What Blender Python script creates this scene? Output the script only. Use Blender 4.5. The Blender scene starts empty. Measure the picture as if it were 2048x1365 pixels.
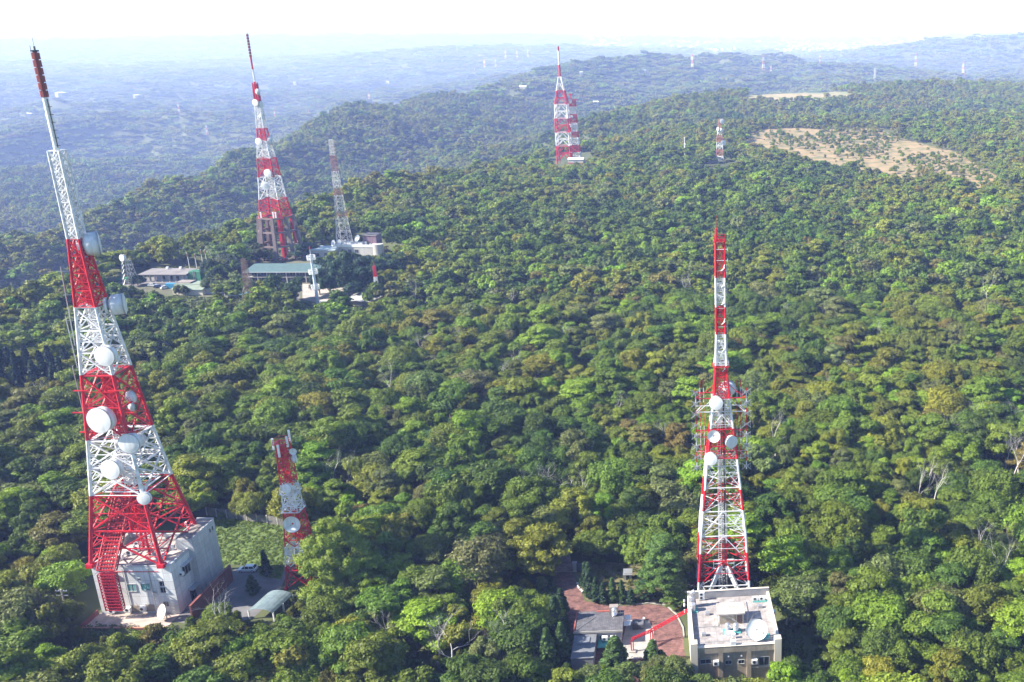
import bpy, math, random
import numpy as np
from mathutils import Vector, Matrix
random.seed(7); RNG = np.random.default_rng(7)
R = math.radians
sc = bpy.context.scene
COL = sc.collection

# ------------------------------------------------------------------ camera
CF, CX, CY, CT, CH = 1996.0, 1497.0, 761.0, R(19.35), 125.0
cam_d = bpy.data.cameras.new('camera'); cam = bpy.data.objects.new('camera', cam_d); COL.objects.link(cam)
cam.location = (0, 0, CH); cam.rotation_euler = (R(90) - CT, 0, 0)
cam_d.sensor_width = 36; cam_d.lens = 36 * CF / 2048
cam_d.shift_x = -(CX - 1024) / 2048; cam_d.shift_y = (CY - 682.5) / 2048
cam_d.clip_start = 1; cam_d.clip_end = 90000
sc.camera = cam
# ------------------------------------------------------------------ sky and sun
SUN = Vector((-0.97, -0.24, 0)).normalized() * math.cos(R(36)); SUN.z = math.sin(R(36))
w = bpy.data.worlds.new("World"); sc.world = w; w.use_nodes = True
nt = w.node_tree; bg = nt.nodes['Background']; sky = nt.nodes.new('ShaderNodeTexSky')
sky.sky_type = 'NISHITA'; sky.sun_disc = False; sky.sun_elevation = R(36)
sky.sun_rotation = math.atan2(SUN.x, SUN.y); sky.air_density = 1.0; sky.dust_density = 0.3; sky.ozone_density = 4.5
nt.links.new(sky.outputs[0], bg.inputs[0]); bg.inputs[1].default_value = 0.09
sl = bpy.data.lights.new('sun', 'SUN'); sl.energy = 5.0; sl.angle = R(0.6); sl.color = (1.0, 0.94, 0.84)
so = bpy.data.objects.new('sun', sl); COL.objects.link(so); so.rotation_euler = (-SUN).to_track_quat('-Z', 'Y').to_euler()
sc.view_settings.view_transform = 'Standard'; sc.view_settings.look = 'None'
sc.view_settings.exposure = 1.44; sc.view_settings.gamma = 1
sc.render.engine = 'CYCLES'
cy = sc.cycles; cy.max_bounces = 5; cy.diffuse_bounces = 2; cy.glossy_bounces = 2; cy.transmission_bounces = 2
cy.volume_bounces = 3; cy.transparent_max_bounces = 4; cy.use_denoising = True

# ------------------------------------------------------------------ helpers
def ray(u, v):
    a = (u - CX) / CF; b = -(v - CY) / CF
    c, s = math.cos(CT), math.sin(CT)
    return (a, c + b * s, b * c - s)
def at(u, v, z=0.0):
    d = ray(u, v); t = (z - CH) / d[2]; return (d[0] * t, d[1] * t, z)
def atY(u, v, Y):
    d = ray(u, v); t = Y / d[1]; return (d[0] * t, Y, CH + d[2] * t)
def project(x, y, z):
    c, s = math.cos(CT), math.sin(CT)
    Z = z - CH; dep = y * c - Z * s; up = y * s + Z * c
    return CX + CF * x / dep, CY - CF * up / dep, CF / dep
def azr(u, v, r):            # azimuth and height of the point seen at (u, v) and r metres away
    d = ray(u, v); h = math.hypot(d[0], d[1]); return CH + d[2] / h * r
def inpoly(px, py, poly):
    px = np.asarray(px, float); py = np.asarray(py, float); c = np.zeros(px.shape, bool); n = len(poly)
    for i in range(n):
        x1, y1 = poly[i]; x2, y2 = poly[(i + 1) % n]
        m = ((y1 > py) != (y2 > py)) & (px < (x2 - x1) * (py - y1) / ((y2 - y1) if y2 != y1 else 1e-9) + x1)
        c ^= m
    return c
def tag(o, label=None, cat=None, group=None, kind=None):
    if label: o['label'] = label
    if cat: o['category'] = cat
    if group: o['group'] = group
    if kind: o['kind'] = kind
    return o
def thing(name, label, cat, loc=(0, 0, 0), rz=0.0, group=None):
    o = bpy.data.objects.new(name, None); COL.objects.link(o); o.empty_display_size = 0.5
    o.location = loc; o.rotation_euler = (0, 0, rz); return tag(o, label, cat, group)
def mesh_np(name, V, Fq, mat=None, smooth=False):
    V = np.asarray(V, np.float32); Fq = np.asarray(Fq, np.int32); k = Fq.shape[1]
    me = bpy.data.meshes.new(name); me.vertices.add(len(V)); me.vertices.foreach_set('co', V.ravel())
    me.loops.add(Fq.size); me.loops.foreach_set('vertex_index', Fq.ravel())
    me.polygons.add(len(Fq)); me.polygons.foreach_set('loop_start', np.arange(0, Fq.size, k, dtype=np.int32))
    if smooth: me.polygons.foreach_set('use_smooth', np.ones(len(Fq), bool))
    me.update(calc_edges=True)
    if mat: me.materials.append(mat)
    return me
def link(name, me, parent=None, loc=None):
    o = bpy.data.objects.new(name, me); COL.objects.link(o)
    if parent: o.parent = parent
    if loc is not None: o.location = loc
    return o

# ------------------------------------------------------------------ materials
def newmat(name):
    m = bpy.data.materials.new(name); m.use_nodes = True
    return m, m.node_tree, m.node_tree.nodes['Principled BSDF']
def mat(name, col, rough=0.7, metal=0.0, noise=0.12, scale=1.0, bump=0.0, streak=0.0, dark=0.55):
    """plain surface with weathering noise (and vertical streaks) in object space"""
    m, t, p = newmat(name); N = t.nodes; L = t.links
    tc = N.new('ShaderNodeTexCoord'); nz = N.new('ShaderNodeTexNoise'); nz.inputs['Scale'].default_value = scale
    nz.inputs['Detail'].default_value = 6; nz.inputs['Roughness'].default_value = 0.65
    mp = N.new('ShaderNodeMapping'); L.new(tc.outputs['Object'], mp.inputs[0]); L.new(mp.outputs[0], nz.inputs['Vector'])
    if streak: mp.inputs['Scale'].default_value = (1.6, 1.6, 0.18)
    r = N.new('ShaderNodeValToRGB'); L.new(nz.outputs[0], r.inputs[0])
    r.color_ramp.elements[0].position = 0.32; r.color_ramp.elements[1].position = 0.62
    k = 1 - max(noise, streak) * 1.6
    r.color_ramp.elements[0].color = (col[0] * k, col[1] * k, col[2] * k, 1)
    r.color_ramp.elements[1].color = (*col, 1)
    L.new(r.outputs[0], p.inputs['Base Color']); p.inputs['Roughness'].default_value = rough
    p.inputs['Metallic'].default_value = metal
    if bump:
        b = N.new('ShaderNodeBump'); b.inputs['Strength'].default_value = bump; L.new(nz.outputs[0], b.inputs['Height'])
        L.new(b.outputs[0], p.inputs['Normal'])
    return m
def band_mat(name, bounds, first, c1, c2, rough=0.5):
    """paint in bands along the object's height: bounds = heights from the ground up, colours alternate from 'first'"""
    m, t, p = newmat(name); N = t.nodes; L = t.links
    tc = N.new('ShaderNodeTexCoord'); sx = N.new('ShaderNodeSeparateXYZ'); L.new(tc.outputs['Object'], sx.inputs[0])
    zm = max(bounds) * 1.1 + 5
    dv = N.new('ShaderNodeMath'); dv.operation = 'DIVIDE'; dv.inputs[1].default_value = zm; L.new(sx.outputs['Z'], dv.inputs[0])
    r = N.new('ShaderNodeValToRGB'); r.color_ramp.interpolation = 'CONSTANT'; L.new(dv.outputs[0], r.inputs[0])
    cols = [c1, c2] if first == 0 else [c2, c1]
    e = r.color_ramp.elements; e[0].position = 0; e[0].color = (*cols[0], 1)
    e.remove(e[1])
    for i, b in enumerate(sorted(bounds)):
        el = e.new(min(b / zm, 1)); el.color = (*cols[(i + 1) % 2], 1)
    nz = N.new('ShaderNodeTexNoise'); nz.inputs['Scale'].default_value = 0.9; nz.inputs['Detail'].default_value = 5; L.new(tc.outputs['Object'], nz.inputs['Vector'])
    mr = N.new('ShaderNodeMapRange'); mr.inputs['From Min'].default_value = 0.3; mr.inputs['From Max'].default_value = 0.65
    mr.inputs['To Min'].default_value = 0.62; mr.inputs['To Max'].default_value = 1.06; L.new(nz.outputs[0], mr.inputs[0])
    mx = N.new('ShaderNodeVectorMath'); mx.operation = 'SCALE'; L.new(r.outputs[0], mx.inputs[0]); L.new(mr.outputs[0], mx.inputs['Scale'])
    L.new(mx.outputs[0], p.inputs['Base Color']); p.inputs['Roughness'].default_value = rough
    return m

def leaf_mat():
    m, t, p = newmat('foliage'); N = t.nodes; L = t.links
    a = N.new('ShaderNodeAttribute'); a.attribute_type = 'INSTANCER'; a.attribute_name = 'tint'
    b = N.new('ShaderNodeAttribute'); b.attribute_type = 'GEOMETRY'; b.attribute_name = 'lv'
    mx = N.new('ShaderNodeVectorMath'); mx.operation = 'SCALE'; L.new(a.outputs['Vector'], mx.inputs[0]); L.new(b.outputs['Fac'], mx.inputs['Scale'])
    L.new(mx.outputs[0], p.inputs['Base Color']); p.inputs['Roughness'].default_value = 0.55
    p.inputs['Specular IOR Level'].default_value = 0.25
    tr = N.new('ShaderNodeBsdfTranslucent'); L.new(mx.outputs[0], tr.inputs[0])
    ms = N.new('ShaderNodeMixShader'); ms.inputs[0].default_value = 0.30
    L.new(p.outputs[0], ms.inputs[1]); L.new(tr.outputs[0], ms.inputs[2]); L.new(ms.outputs[0], N['Material Output'].inputs[0])
    return m
LEAF = leaf_mat()
BARK = mat('bark', (0.16, 0.125, 0.095), 0.9, noise=0.25, scale=2)
PALE_BARK = mat('pale_bark', (0.62, 0.58, 0.55), 0.85, noise=0.2, scale=1.5)

# ------------------------------------------------------------------ terrain
def vnoise(x, y, seed=0):
    xi = np.floor(x).astype(np.int64); yi = np.floor(y).astype(np.int64); xf = x - xi; yf = y - yi
    def h(i, j):
        n = (i * 374761393 + j * 668265263 + seed * 974711) & 0x7fffffff
        n = ((n ^ (n >> 13)) * 1274126177) & 0x7fffffff
        return ((n ^ (n >> 16)) & 0xffff) / 65535.0
    sx = xf * xf * (3 - 2 * xf); sy = yf * yf * (3 - 2 * yf)
    return (h(xi, yi) * (1 - sx) + h(xi + 1, yi) * sx) * (1 - sy) + (h(xi, yi + 1) * (1 - sx) + h(xi + 1, yi + 1) * sx) * sy
def fbm(x, y, wl, octv=4, seed=0, ridged=False):
    s = 0; a = 1; tot = 0
    for o in range(octv):
        n = vnoise(x / wl, y / wl, seed + o * 17) * 2 - 1
        if ridged: n = 1 - 2 * np.abs(n)
        s = s + a * n; tot += a; a *= 0.5; wl *= 0.5
    return s / tot
def col_u(az):                # a picture column for an azimuth, near the horizon
    return CX + 2045 * math.tan(R(az))
AZK = [-60, -50, -36, -32, -28, -24, -20, -16, -12, -8, -4, 0, 4, 8, 12, 18, 30, 60]
def zz(vs, rs, top=8):
    out = []
    for a, v, r in zip(AZK, vs, rs):
        aa = max(-37, min(18, a)); out.append(azr(col_u(aa), v, r) - top)
    return out
P1r = [540, 540, 575, 650, 690, 760, 850, 980, 1080, 1180, 1250, 1280, 1300, 1300, 1300, 1300, 1300, 1300]
P1z = [0, 0, 0, 0, 0, 0, 3] + zz([0] * 7 + [338, 312, 284, 256, 247, 245, 245, 245, 245, 250, 250], P1r)[7:]
P2r = [800, 800, 760, 830, 870, 930, 1050, 1180, 1330, 1600, 1750, 1850, 1950, 2100, 2300, 2400, 2400, 2400]
P2z = [-95, -95, -95, -95, -90, -85, -80, -75, -62] + zz([0] * 9 + [236, 195, 183, 175, 166, 160, 166, 170, 170], P2r, 15)[9:]
Br = [1000, 1000, 1100, 1300, 1500, 1800, 2200, 2700, 3300, 3800, 4200, 4500, 4500, 4500, 4500, 4500, 4500, 4500]
Bz = zz([430, 430, 430, 378, 328, 288, 236, 190, 142, 119, 117, 122, 130, 143, 155, 165, 170, 170], Br, 32)
Cr = [r * 1.35 for r in Br]
Cz = [-205, -205, -205, -205, -200, -200, -190, -170, -150, -130, -110, -110, -110, -105, -100, -100, -100, -100]
Er = [5600] * 7 + [5600, 5600] + [6200] * 9
PLz = [-220, -220, -220, -220, -220, -215, -205, -190, -170, -130, -120, -120, -120, -110, -80, -60, -60, -60]
Fr = [7400] * 18
Fz = [-215, -215, -215, -215, -210, -200, -185, -150, -125, -120, -120, -120, -110] + zz([0] * 13 + [112, 87, 70, 72, 72], Fr)[13:]
Gr = [9600] * 18
Gz = [-205, -205, -205, -200, -200, -190, -120, -55, -45, -60, -110, -120, -120, -115, -60, -40, -40, -40]
Kr = [12500] * 18
Kz = [-190, -190, -190, -190, -180, -175, -160, -140, -125, -120, -110, -112, -120, -120, -110, -100, -100, -100]
Hr = [16500] * 18
Hz = zz([74, 74, 74, 72, 69, 67, 66, 67, 70, 72, 74, 76, 76, 74, 72, 72, 72, 72], Hr, 0)
AZA = np.array(AZK, float)
NODES = [([0.0] * 18, [0.0] * 18), ([380.0] * 18, [0.0] * 18), ([r * 0.8 for r in P1r], [0 if i < 7 else z * 0.15 for i, z in enumerate(P1z)]), (P1r, P1z),
         ([a * 0.62 + b * 0.38 for a, b in zip(P1r, P2r)], [min(a, b) * 0.55 + a * 0.45 - (0 if i < 9 else 20) for i, (a, b) in enumerate(zip(P1z, P2z))]),
         (P2r, P2z), ([a * 0.6 + b * 0.4 for a, b in zip(P2r, Br)], [-112] * 3 + [-115, -120, -125, -130, -125, -115, -95, -90, -80, -80, -80, -80, -80, -80, -80]),
         (Br, Bz), (Cr, Cz), (Er, PLz), (Fr, Fz), (Gr, Gz), (Kr, Kz), (Hr, Hz), ([62000.0] * 18, [45.0] * 18)]
def ground(x, y):
    x = np.asarray(x, float); y = np.asarray(y, float); shp = x.shape; x = x.ravel(); y = y.ravel()
    r = np.hypot(x, y); az = np.degrees(np.arctan2(x, y)); az = np.clip(az, -60, 60)
    rk = np.stack([np.interp(az, AZA, n[0]) for n in NODES]); zk = np.stack([np.interp(az, AZA, n[1]) for n in NODES])
    z = np.zeros_like(r)
    for k in range(len(NODES) - 1):
        a, b = rk[k], rk[k + 1]; m = (r >= a) & (r < b); t = ((r - a) / np.maximum(b - a, 1e-6))[m]
        s = t * t * (3 - 2 * t) * 0.75 + t * 0.25
        z[m] = (zk[k] + (zk[k + 1] - zk[k]) * s)[m] if False else zk[k][m] + (zk[k + 1][m] - zk[k][m]) * s
    p1 = rk[3]; wr = np.clip((az + 14) / 8, 0, 1)
    amp = np.clip((r - p1 * 0.95) / 250, 0, 1) * (1 - wr * 0.85 * (1 - np.clip((r - 2500) / 900, 0, 1)))
    near = np.clip((r - 640) / 150, 0, 1)
    z += near * 3.0 * fbm(x, y, 160, 3, 3)
    z += amp * np.clip(34 + r * 0.006, 0, 58) * fbm(x, y, 330, 4, 5, True) * np.where(r > 15000, 0.8, 1)
    z += np.clip((r - 1500) / 2500, 0, 1) * 38 * fbm(x, y, 1100, 3, 11)
    z += (1 - wr) * np.clip((r - 1300) / 700, 0, 1) * np.clip((9000 - r) / 4000, 0, 1) * (56 * fbm(x, y, 900, 3, 41, True) - 2)
    return z.reshape(shp)
def hit(u, v):                # where the sight line of a picture point meets the ground
    d = ray(u, v); ts = np.geomspace(120, 20000, 900); X = d[0] * ts; Y = d[1] * ts; Z = CH + d[2] * ts
    g = ground(X, Y); i = int(np.argmax(Z < g)); return (float(X[i]), float(Y[i]), float(g[i]))
def gz(x, y): return float(ground(np.array([x]), np.array([y]))[0])

# picture outlines of open land, turned into land by where they fall on the ground
FIELD = [(1485, 272), (1520, 260), (1560, 256), (1660, 258), (1750, 256), (1800, 275), (1850, 290), (1915, 305), (1990, 345), (2000, 385), (1960, 392), (1880, 365), (1800, 372), (1720, 352), (1640, 340), (1590, 320), (1500, 302)]
FARM = [(1478, 207), (1500, 186), (1560, 185), (1700, 184), (1706, 200), (1650, 204), (1560, 210)]
SCAR = [(1838, 176), (1880, 179), (1920, 184), (1962, 190), (1958, 194), (1900, 188), (1838, 180)]
def terrain():
    az = np.concatenate([np.arange(-180, -60, 6), np.arange(-60, -40, 1.0), np.arange(-40, 20, 0.16), np.arange(20, 60, 1.0), np.arange(60, 180, 6)])
    rr = np.concatenate([[4, 30, 60, 90], np.geomspace(110, 62000, 560)])
    A, Q = np.meshgrid(np.radians(az), rr); X = Q * np.sin(A); Y = Q * np.cos(A); Z = ground(X, Y)
    n, m = A.shape
    V = np.stack([X, Y, Z], -1).reshape(-1, 3)
    i = np.arange(n - 1)[:, None] * m; j = np.arange(m)[None, :]; j2 = (j + 1) % m
    Fq = np.stack([i + j, i + j2, i + m + j2, i + m + j], -1).reshape(-1, 4)
    c = np.arange(m); cv = len(V); V = np.vstack([V, [[0, 0, 0]]])
    me = mesh_np('ground', V, Fq[:, ::-1], None, True)
    PU, PV, _ = project(V[:, 0], V[:, 1] + 1e-6, V[:, 2]); r = np.hypot(V[:, 0], V[:, 1])
    f = inpoly(PU, PV, FIELD) & (r > 800) & (r < 1600)
    g = (inpoly(PU, PV, FARM) | inpoly(PU, PV, SCAR)) & (r > 1300) & (r < 2600)
    colr = np.zeros((len(V), 4), np.float32); colr[:, 3] = 1; colr[f, 0] = 1; colr[g, 1] = 1
    at_ = me.attributes.new('cover', 'FLOAT_COLOR', 'POINT'); at_.data.foreach_set('color', colr.ravel())
    m_, t, p = newmat('forest_floor'); N = t.nodes; L = t.links
    tc = N.new('ShaderNodeTexCoord'); a = N.new('ShaderNodeAttribute'); a.attribute_name = 'cover'; sp = N.new('ShaderNodeSeparateColor'); L.new(a.outputs['Color'], sp.inputs[0])
    def nramp(scale, c0, c1, p0=0.35, p1=0.65):
        nz = N.new('ShaderNodeTexNoise'); nz.inputs['Scale'].default_value = scale; nz.inputs['Detail'].default_value = 8; nz.inputs['Roughness'].default_value = 0.7
        L.new(tc.outputs['Object'], nz.inputs['Vector']); rr_ = N.new('ShaderNodeValToRGB'); L.new(nz.outputs[0], rr_.inputs[0])
        rr_.color_ramp.elements[0].position = p0; rr_.color_ramp.elements[1].position = p1
        rr_.color_ramp.elements[0].color = (*c0, 1); rr_.color_ramp.elements[1].color = (*c1, 1); return rr_.outputs[0]
    base = nramp(0.02, (0.045, 0.06, 0.02), (0.10, 0.115, 0.04)); tan = nramp(0.06, (0.13, 0.14, 0.05), (0.34, 0.235, 0.12), 0.36, 0.58); soil = nramp(0.012, (0.17, 0.20, 0.09), (0.42, 0.30, 0.18), 0.42, 0.6)
    m1 = N.new('ShaderNodeMix'); m1.data_type = 'RGBA'; L.new(sp.outputs[0], m1.inputs['Factor']); L.new(base, m1.inputs['A']); L.new(tan, m1.inputs['B'])
    m2 = N.new('ShaderNodeMix'); m2.data_type = 'RGBA'; L.new(sp.outputs[1], m2.inputs['Factor']); L.new(m1.outputs['Result'], m2.inputs['A']); L.new(soil, m2.inputs['B'])
    L.new(m2.outputs['Result'], p.inputs['Base Color']); p.inputs['Roughness'].default_value = 0.95
    me.materials.append(m_)
    return tag(link('ground', me), kind='structure')
GROUND = terrain()

# ------------------------------------------------------------------ tree shapes
ICO_V = None
def _ico():
    t = (1 + 5 ** .5) / 2
    v = np.array([(-1, t, 0), (1, t, 0), (-1, -t, 0), (1, -t, 0), (0, -1, t), (0, 1, t), (0, -1, -t), (0, 1, -t), (t, 0, -1), (t, 0, 1), (-t, 0, -1), (-t, 0, 1)], float)
    v /= np.linalg.norm(v[0])
    f = np.array([(0, 11, 5), (0, 5, 1), (0, 1, 7), (0, 7, 10), (0, 10, 11), (1, 5, 9), (5, 11, 4), (11, 10, 2), (10, 7, 6), (7, 1, 8), (3, 9, 4), (3, 4, 2), (3, 2, 6), (3, 6, 8), (3, 8, 9), (4, 9, 5), (2, 4, 11), (6, 2, 10), (8, 6, 7), (9, 8, 1)])
    return v, f
ICO_V, ICO_F = _ico()
def crown_mesh(name, lobes, per, leaf, rng, flat=0.85, core=0.70, zmin=-0.45, lvr=(0.78, 1.25)):
    """lobes: (x, y, z, radius); leaves are small quads spread over each lobe, over a rough inner body"""
    lobes = np.asarray(lobes, float); n = len(lobes)
    d = rng.normal(size=(n, per, 3)); d /= np.linalg.norm(d, axis=2, keepdims=True)
    d[..., 2] = np.where(d[..., 2] < zmin, -d[..., 2], d[..., 2])
    rad = lobes[:, 3][:, None, None]; rr = rad * (rng.uniform(0.72, 1.14, (n, per, 1)) + 0.35 * (rng.random((n, per, 1)) < 0.09) * rng.random((n, per, 1))) * (1 + 0.18 * np.sin(7 * d[..., :1] + 5 * d[..., 1:2]))
    P = lobes[:, None, :3] + d * rr * np.array([1, 1, flat])
    nr = d + rng.normal(size=d.shape) * 0.42; nr[..., 2] += 0.15; nr /= np.linalg.norm(nr, axis=2, keepdims=True)
    P = P.reshape(-1, 3); nr = nr.reshape(-1, 3)
    ref = rng.normal(size=nr.shape); t1 = np.cross(nr, ref); t1 /= np.linalg.norm(t1, axis=1, keepdims=True); t2 = np.cross(nr, t1)
    s = leaf * rng.uniform(0.6, 1.25, (len(P), 1)); a = t1 * s; b = t2 * s * 0.62
    V = np.stack([P - a, P - b * 0.9, P + a, P + b], 1).reshape(-1, 3)
    Fq = np.arange(len(V)).reshape(-1, 4)
    llv = np.repeat(rng.uniform(0.82, 1.2, n), per)
    lv = rng.uniform(*lvr, len(P)) * llv
    # inner bodies as quads-with-repeat are avoided: triangles stored separately
    cv = (ICO_V[None] * rng.uniform(0.85, 1.1, (n, 12, 1)) * np.array([1, 1, flat])) * (lobes[:, 3] * core)[:, None, None] + lobes[:, None, :3]
    me = bpy.data.meshes.new(name)
    nv = len(V); allV = np.vstack([V, cv.reshape(-1, 3)])
    tri = (ICO_F[None] + (np.arange(n) * 12)[:, None, None] + nv).reshape(-1, 3)
    me.vertices.add(len(allV)); me.vertices.foreach_set('co', allV.astype(np.float32).ravel())
    loops = np.concatenate([Fq.ravel(), tri.ravel()]).astype(np.int32)
    me.loops.add(len(loops)); me.loops.foreach_set('vertex_index', loops)
    st = np.concatenate([np.arange(len(Fq)) * 4, len(Fq) * 4 + np.arange(len(tri)) * 3]).astype(np.int32)
    me.polygons.add(len(st)); me.polygons.foreach_set('loop_start', st)
    me.update(calc_edges=True)
    at_ = me.attributes.new('lv', 'FLOAT', 'FACE')
    at_.data.foreach_set('value', np.concatenate([lv, np.full(len(tri), 0.9)]).astype(np.float32))
    me.materials.append(LEAF)
    return me
def lobes_round(rng, Rr=4.2, H=8.6, n=34, flat=0.75, base=0.42, lr=(0.22, 0.36)):
    out = []; off = rng.normal(size=2) * 0.1
    for i in range(n):
        ph = rng.uniform(0, 2 * math.pi); ct = rng.uniform(0, 1) ** 0.8; st_ = math.sqrt(1 - ct * ct); k = rng.uniform(0.62, 0.86)
        out.append((Rr * k * st_ * math.cos(ph) * (1 + off[0]), Rr * k * st_ * math.sin(ph) * (1 + off[1]), H * base + (H * (1 - base) - Rr * 0.28) * ct * rng.uniform(0.8, 1.05), Rr * rng.uniform(*lr)))
    out.append((0, 0, H * (base + 0.12), Rr * 0.6)); return out
def lobes_multi(rng, Rr=4.5, H=9.5, n=6):
    out = []
    for i in range(n):
        ph = i * 2.4 + rng.uniform(-.5, .5); k = Rr * rng.uniform(0.25, 0.62); hh = H * rng.uniform(0.62, 1.0) - 1.0
        cx, cy_ = k * math.cos(ph), k * math.sin(ph); r0 = Rr * rng.uniform(0.3, 0.44)
        for j in range(7):
            p2 = rng.uniform(0, 6.28); q = r0 * rng.uniform(0.3, 0.9)
            out.append((cx + q * math.cos(p2), cy_ + q * math.sin(p2), hh - q * 0.8 - rng.uniform(0, 0.6), r0 * rng.uniform(0.38, 0.6)))
    out.append((0, 0, H * 0.5, Rr * 0.55)); return out
def lobes_layer(rng, Rr=4.6, H=8.5, n=5, per=9):
    out = []
    for i in range(n):
        z = H * (0.5 + 0.48 * i / (n - 1)); rr = Rr * (1.0 - 0.55 * (i / (n - 1)) ** 1.5)
        for j in range(per):
            ph = rng.uniform(0, 6.28); q = rr * rng.uniform(0.25, 0.9); out.append((q * math.cos(ph), q * math.sin(ph), z + rng.uniform(-.3, .3) - 0.08 * q, Rr * rng.uniform(0.18, 0.3)))
    return out
def lobes_cone(rng, Rr=1.6, H=7.5, n=60):
    out = []
    for i in range(n):
        t = rng.uniform(0, 1) ** 0.8; ph = rng.uniform(0, 6.28); rr = Rr * (1 - t) ** 0.75 * rng.uniform(0.55, 0.9) * min(1, 0.55 + t * 4)
        out.append((rr * math.cos(ph), rr * math.sin(ph), 0.5 + t * (H - 0.8), 0.28 * Rr * (1.15 - 0.6 * t)))
    out += [(0, 0, 0.6 + k * H / 7, Rr * (0.62 - 0.08 * k)) for k in range(6)]
    return out
def tube_path(V, Fq, pts, rads, n=6):
    pts = [Vector(p) for p in pts]; base = len(V); prev = None
    for i, p in enumerate(pts):
        d = (pts[min(i + 1, len(pts) - 1)] - pts[max(i - 1, 0)]).normalized(); ax = d.cross(Vector((0.3, 0.9, 0.1))).normalized() if prev is None else (prev - d * prev.dot(d)).normalized()
        prev = ax; by = d.cross(ax)
        for k in range(n):
            a = 2 * math.pi * k / n; V.append(tuple(p + (ax * math.cos(a) + by * math.sin(a)) * rads[i]))
    for i in range(len(pts) - 1):
        for k in range(n): Fq.append((base + i * n + k, base + i * n + (k + 1) % n, base + (i + 1) * n + (k + 1) % n, base + (i + 1) * n + k))
def trunk_mesh(name, rng, H=8.6, r0=0.28, limbs=5, m=None):
    V, Fq = [], []; bend = rng.normal(size=2) * 0.3; top = (bend[0], bend[1], H * 0.62)
    tube_path(V, Fq, [(0, 0, -1.2), (0, 0, 0.1), (bend[0] * .4, bend[1] * .4, H * 0.3), top], [r0 * 1.4, r0 * 1.15, r0 * 0.85, r0 * 0.45])
    for i in range(limbs):
        a = i * 6.28 / limbs + rng.uniform(-.4, .4); z0 = H * rng.uniform(0.25, 0.5); q = rng.uniform(1.6, 2.8)
        tube_path(V, Fq, [(bend[0] * .4, bend[1] * .4, z0), (q * .5 * math.cos(a), q * .5 * math.sin(a), z0 + H * .14), (q * math.cos(a), q * math.sin(a), z0 + H * 0.33)], [r0 * .5, r0 * .35, r0 * .15], 5)
    return mesh_np(name, V, Fq, m or BARK, True)
def bare_mesh(name, rng, H=11.0, spread=0.9):
    V, Fq = [], []
    def grow(p, d, L, r, dep):
        pts = [p]; rs = [r]; q = Vector(p); dd = Vector(d).normalized()
        for k in range(3):
            dd = (dd + Vector(rng.normal(size=3)) * 0.22 + Vector((0, 0, 0.06))).normalized(); q = q + dd * L / 3; pts.append(tuple(q)); rs.append(r * (1 - 0.16 * (k + 1)))
        tube_path(V, Fq, pts, rs, 4)
        if dep > 0:
            for k in range(3 if dep > 1 else 4):
                nd = (dd + Vector(rng.normal(size=3)) * 0.5 * spread).normalized(); nd.z = abs(nd.z) * 0.8 + 0.1
                grow(pts[-1 if k < 2 else 2], nd, L * rng.uniform(0.55, 0.85), rs[-1] * 0.68, dep - 1)
    grow((0, 0, -0.5), (0, 0, 1), H * 0.40, 0.27, 4)
    return mesh_np(name, V, Fq, PALE_BARK, True)

rg = np.random.default_rng(21)
NEAR = []; NEAR_KIND = []
for k in range(3): NEAR.append(crown_mesh('crown', lobes_round(rg, n=42, lr=(0.16, 0.36)), 380, 0.205, rg)); NEAR_KIND.append('rounded')
for k in range(3): NEAR.append(crown_mesh('crown', lobes_multi(rg), 360, 0.205, rg)); NEAR_KIND.append('puffy')
for k in range(2): NEAR.append(crown_mesh('crown', lobes_layer(rg), 330, 0.22, rg, flat=0.42, core=0.7)); NEAR_KIND.append('layered')
for k in range(1): NEAR.append(crown_mesh('crown', lobes_round(rg, 3.8, 10, 30, base=0.3, lr=(0.16, 0.3)), 360, 0.20, rg)); NEAR_KIND.append('tall')
MID = []
for k in range(2): MID.append(crown_mesh('mid_crown', lobes_round(rg, n=18, lr=(0.2, 0.42)), 90, 0.46, rg))
for k in range(3): MID.append(crown_mesh('mid_crown', lobes_multi(rg, n=5)[::2], 90, 0.46, rg))
for k in range(1): MID.append(crown_mesh('mid_crown', lobes_layer(rg, n=4, per=6), 80, 0.5, rg, flat=0.45))
FAR = []
for k in range(3):
    lb = []
    for j in range(11):
        a = j * 2.4; q = 13 * math.sqrt((j + 0.3) / 11); cx, cyy = q * math.cos(a), q * math.sin(a); hh = rg.uniform(5.5, 9.5)
        for i in range(5): lb.append((cx + rg.normal() * 1.6, cyy + rg.normal() * 1.6, hh - rg.uniform(0, 2), rg.uniform(1.6, 2.9)))
    FAR.append(crown_mesh('far_crowns', lb, 14, 1.0, rg, core=0.95))
N_IND = 280
# ------------------------------------------------------------------ forest
TINTS = {'olive green': (0.205, 0.215, 0.034), 'mid green': (0.145, 0.195, 0.030), 'dark green': (0.085, 0.135, 0.027), 'bright green': (0.210, 0.300, 0.036),
         'ochre brown': (0.190, 0.165, 0.060), 'grey green': (0.170, 0.190, 0.085), 'yellow green': (0.220, 0.240, 0.045)}
TN = list(TINTS); TV = np.array([TINTS[k] for k in TN]) * np.array([.91, .96, .58])
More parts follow.
